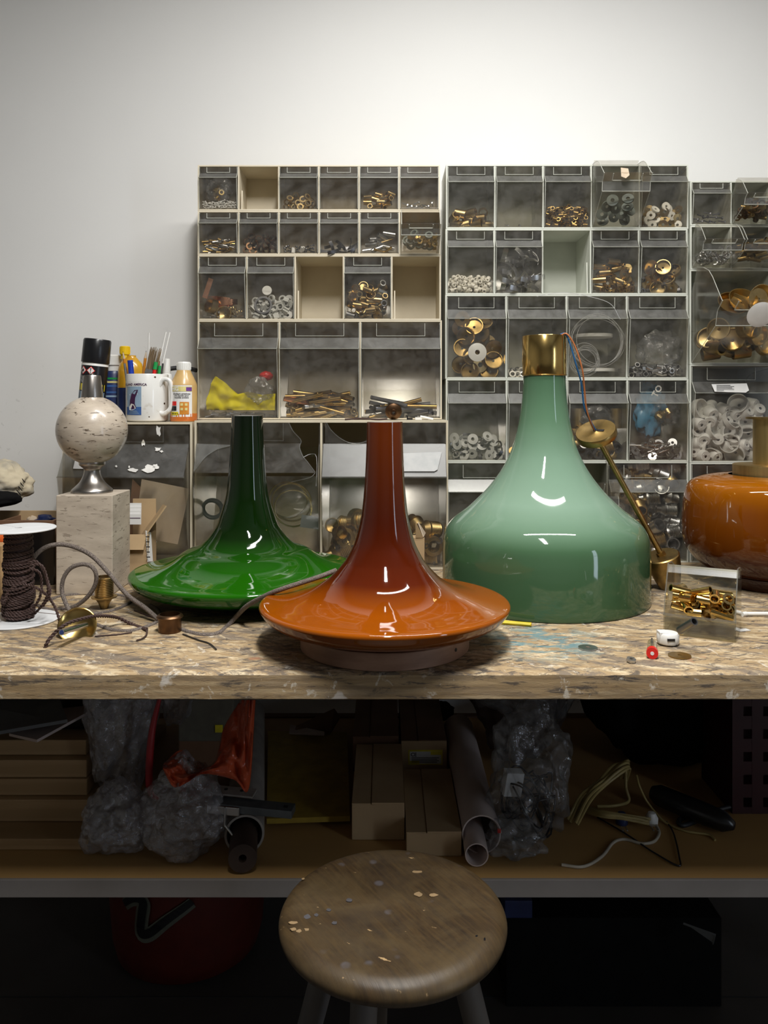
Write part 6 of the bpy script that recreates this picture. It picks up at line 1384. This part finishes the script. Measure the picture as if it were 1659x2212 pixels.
tag(obj('cable_loop', tube(smooth_path([P(1352, 1655, 1.64), P(1352, 1700, 1.63), P(1358, 1730, 1.62), P(1330, 1740, 1.6), P(1290, 1742, 1.6)], 8), .0032, 7), 'flexyellow', smooth=60), 'single yellowed cable looping down from the arch', 'cable')
tag(obj('white_flex', tube(smooth_path([S(1213, 1868, .003), S(1260, 1872, .003), S(1300, 1850, .003), S(1325, 1820, .003), S(1350, 1813, .003), S(1385, 1822, .003), S(1412, 1818, .003), S(1424, 1800, .003), S(1418, 1783, .006)], 8), .0028, 8), 'flexwhite', smooth=60), 'white flex snaking along the front of the shelf', 'flex')
tag(obj('yellow_flex', tube(smooth_path([P(1375, 1675, 1.62), P(1382, 1700, 1.60), P(1400, 1735, 1.60), S(1435, 1775, .004), S(1480, 1795, .003), S(1530, 1803, .003), S(1545, 1815, .002)], 8), .0022, 7), 'flexyellow', smooth=60), 'yellowed flex trailing to the right across the shelf', 'flex')
tag(obj('dark_flex', tube(smooth_path([S(1290, 1765, .003), S(1350, 1800, .003), S(1410, 1840, .003), S(1465, 1870, .003), S(1467, 1850, .003), S(1455, 1800, .003), S(1440, 1775, .003)], 8), .0016, 6), 'black', smooth=60), 'thin dark flex forming a pointed loop on the shelf', 'flex')
for k, (px, py) in enumerate(((1343, 1780), (1408, 1780))):
    tp_ = thing('cable_plug', S(px, py), ('dark blue', 'whitish clear')[k]+' plug at the end of the yellowed cables', 'plug')
    obj('plug_body', lathe([(0, 0), (.011, .001), (.012, .012), (.007, .022), (0, .023)], 18, S(px, py, .001)), ('navy', 'white')[k], tp_, smooth=40)
    for s in (-1, 1): obj('pin', cyl2(S(px, py, .010)+Vector((.004*s, -.010, 0)), S(px, py, .010)+Vector((.004*s, -.024, 0)), .0014, n=8), 'steel', tp_)
# black cloth bag, strip and crate
bbag = thing('black_bag', S(1440, 1700), 'large slumped black cloth bag at the right of the shelf', 'bag')
obj('bag_body', onshelf(rope_blob((P(1425, 0, 1.86).x, 1.88, SHELF+.165), (.175, .12, .172), 91, 5, .22, 1.3, .02)), 'blackcloth', bbag, smooth=80)
obj('bag_flap', onshelf(rope_blob((P(1480, 0, 1.80).x, 1.845, SHELF+.09), (.12, .08, .095), 92, 5, .2, 1.4, .02)), 'blackcloth', bbag, smooth=80)
obj('strap', tube(smooth_path([P(1480, 1526, 1.9), P(1510, 1524, 1.9), P(1530, 1535, 1.9), P(1548, 1562, 1.9)], 6), .007, 8), 'blackcloth', bbag, smooth=60)
tag(obj('power_strip', along(lathe([(0, 0), (.008, .002), (.0185, .02), (.0205, .05), (.0205, .15), (.013, .165), (0, .167)], 16), S(1588, 1785, .022), S(1490, 1745, .026)), 'black', smooth=50), 'black cable connector pointing at the front right of the shelf', 'connector')
tag(obj('black_flex', tube(smooth_path([S(1525, 1760, .004), S(1480, 1765, .004), S(1466, 1775, .004), S(1475, 1783, .004), S(1500, 1775, .004), S(1550, 1750, .01), S(1600, 1738, .012)], 8), .0045, 8), 'rubber', smooth=60), 'black flex curling behind the black connector', 'flex')
cr = thing('bottle_crate', (P(1700, 0, 1.6).x, 1.7, ZSH), 'dark crimson plastic crate with punched holes at the right edge', 'crate')
x0, x1, y0, y1, zh = P(1594, 0, 1.60).x, P(1594, 0, 1.60).x+.35, 1.60, 1.755, .36
cols, rows_ = 9, 8
gs = []
for i in range(cols+1): xx = x0+(x1-x0)*i/cols; gs.append(box(xx-.011, xx+.011, y0, y0+.006, ZSH, ZSH+zh))
for j in range(rows_+1): z = ZSH+zh*j/rows_; gs.append(box(x0-.011, x1, y0+.0005, y0+.0065, max(z-.013, ZSH), min(z+.013, ZSH+zh)))
obj('front_lattice', join(*gs), 'crate', cr); obj('side_wall', box(x0-.011, x0-.005, y0+.007, y1, ZSH, ZSH+zh), 'crate', cr); obj('back_wall', box(x0-.011, x1, y1-.006, y1, ZSH, ZSH+zh), 'crate', cr); obj('crate_floor', box(x0, x1, y0+.007, y1-.006, ZSH, ZSH+.004), 'crate', cr)
tag(obj('white_trim_board', box(P(1490, 0, 2.06).x, P(1650, 0, 2.06).x, 2.06, 2.075, ZSH, SHELF+.015), 'paper'), 'pale board edge behind the black bag, at the back', 'board')

# ------------------------------------------------------------------ under the shelf
tb2 = thing('red_tub', (P(402, 0, 1.95).x, 1.98, 0), 'large round dark red tub with black and white brush strokes on the floor', 'tub')
ct_ = (P(402, 0, 1.95).x, 1.98, 0)
obj('tub_body', lathe([(0, .002), (.150, .002), (.168, .012), (.178, .05), (.190, .20), (.198, .36), (.200, .42), (.192, .42), (.182, .2), (.165, .04), (0, .02)], 64, ct_), 'redtub', tb2, smooth=50)
obj('rim', lathe([(.198, .40), (.206, .405), (.206, .42), (.192, .424)], 64, ct_, True), 'redtub', tb2, smooth=50)
def stroke(pts, w, mt, lift, z0=0.0):
    V = []; n = len(pts)
    P_ = smooth_path([Vector((x, y, 0)) for x, y in pts], 6)
    for i, p in enumerate(P_):
        a = P_[max(i-1, 0)]; b = P_[min(i+1, len(P_)-1)]; d = (b-a).normalized(); nrm = Vector((-d.y, d.x, 0)); ww = w*(.75+.25*math.sin(PI*i/len(P_))); V += [p+nrm*ww, p-nrm*ww]
    Fc = [(2*i, 2*i+1, 2*i+3, 2*i+2) for i in range(len(P_)-1)]
    out = []
    for v in V:
        r = .187+(v.y-.15)*.06 if v.y > .15 else .186; ang = -PI/2+v.x/.19; out.append(Vector((ct_[0]+(r+lift)*math.cos(ang), ct_[1]+(r+lift)*math.sin(ang), v.y)))
    obj('brush_stroke', (out, Fc), mt, tb2)
tz = lambda py: EYE-(py-875)*1.79/F
tx = lambda px: (px-402)*1.80/F*1.05
SW = [((300, 1968), (318, 1952), (335, 1945), (350, 1950), (345, 1985), (342, 2020), (362, 2018), (400, 1985), (450, 1948))]
for mt, w, dy, lift in (('greypaint', .017, -6, .004), ('black', .010, 0, .006)):
    stroke([(tx(x), tz(y)+dy*.0006) for x, y in SW[0]], w, mt, lift)
tag(obj('blue_box', box(P(1090, 0, 1.75).x, P(1150, 0, 1.75).x, 1.75, 1.95, .2, .238), 'navy', bevel=.002), 'flat dark blue box lid under the shelf, right of the stool', 'box')
tag(obj('dark_drawer_unit', box(P(1093, 0, 1.76).x, P(1560, 0, 1.76).x, 1.76, 2.05, .0005, .195), 'blackcloth', bevel=.004), 'low black chest under the shelf at the right', 'chest')
tag(obj('grey_offcut', sheet([P(1475, 2000, 1.70), P(1545, 2025, 1.66), P(1540, 2045, 1.66), P(1530, 2022, 1.70)], .004), 'greyboard'), 'small grey offcut on the black chest', 'offcut')
bpy.data.objects['grey_offcut'].location.z = .198
# ------------------------------------------------------------------ stool
st = thing('stool', (.0116, 1.068, 0), 'round wooden work stool with a worn scratched seat', 'stool')
sc_ = (.0116, 1.068, 0); zs = EYE-.66
seat = [(0, zs-.0015), (.06, zs-.0012), (.105, zs-.0005), (.126, zs), (.136, zs-.0015), (.1445, zs-.0065), (.1492, zs-.0145), (.1485, zs-.022), (.143, zs-.029), (.130, zs-.034), (.10, zs-.036), (0, zs-.036)]
obj('seat', lathe(seat[:1]+fine(seat[1:-1], 4)+[seat[-1]], 96, sc_), 'seat', st, smooth=60)
for k, (tx_, ty, bx_, by_) in enumerate(((-.035, -.045, -.055, -.10), (.080, .005, .235, -.02), (-.075, .02, -.235, .03), (-.02, .085, -.03, .20))):
    obj('leg', cyl2((sc_[0]+tx_, sc_[1]+ty, zs-.035), (sc_[0]+bx_, sc_[1]+by_, .0005), .0175, .0145, 18), 'legwood', st, smooth=50)
zr_ = .22
def legpt(tx_, ty, bx_, by_, z): f = 1-(z/(zs-.035)); return Vector((sc_[0]+tx_+(bx_-tx_)*f, sc_[1]+ty+(by_-ty)*f, z))
LG = [(-.035, -.045, -.055, -.10), (.080, .005, .235, -.02), (-.02, .085, -.03, .20), (-.075, .02, -.235, .03)]
for k in range(4): obj('stretcher', cyl2(legpt(*LG[k], zr_+.02*(k % 2)), legpt(*LG[(k+1) % 4], zr_+.02*(k % 2)), .009, n=12), 'legwood', st, smooth=50)

def onseat(px, py, h=.0006):
    d = F*.66/(py-875.0); return Vector(((px-829.5)*d/F, d, zs+h-.0006))
MT['rawwood'] = plain('bare_pale_wood', (0.30, 0.20, 0.10), 0.6)
MT['greydrop'] = plain('grey_paint_drop', (0.085, 0.08, 0.085), 0.5)
for k, (px, py, w, h, mt) in enumerate(((633, 1993, 11, 4, 'rawwood'), (634, 2007, 9, 4, 'rawwood'), (646, 2011, 8, 4, 'rawwood'), (661, 2008, 9, 4, 'rawwood'), (655, 1898, 4, 2, 'rawwood'), (904, 1931, 10, 6, 'rawwood'), (936, 1933, 12, 4, 'rawwood'), (900, 1883, 16, 3, 'rawwood'),
                                        (755, 1944, 9, 5, 'greydrop'), (710, 1965, 7, 4, 'greydrop'), (683, 1976, 6, 4, 'greydrop'), (722, 1993, 7, 4, 'greydrop'), (664, 1980, 9, 6, 'greydrop'), (1030, 2022, 4, 3, 'black'), (1047, 2028, 3, 4, 'black'))):
    q = random.Random(k); pts = [onseat(px+w*q.uniform(.6, 1.05)*math.cos(a), py+h*q.uniform(.6, 1.05)*math.sin(a)) for a in [2*PI*i/9 for i in range(9)]]
    obj('worn_spot' if mt == 'rawwood' else 'paint_drop', sheet(pts, .0008), mt, st)
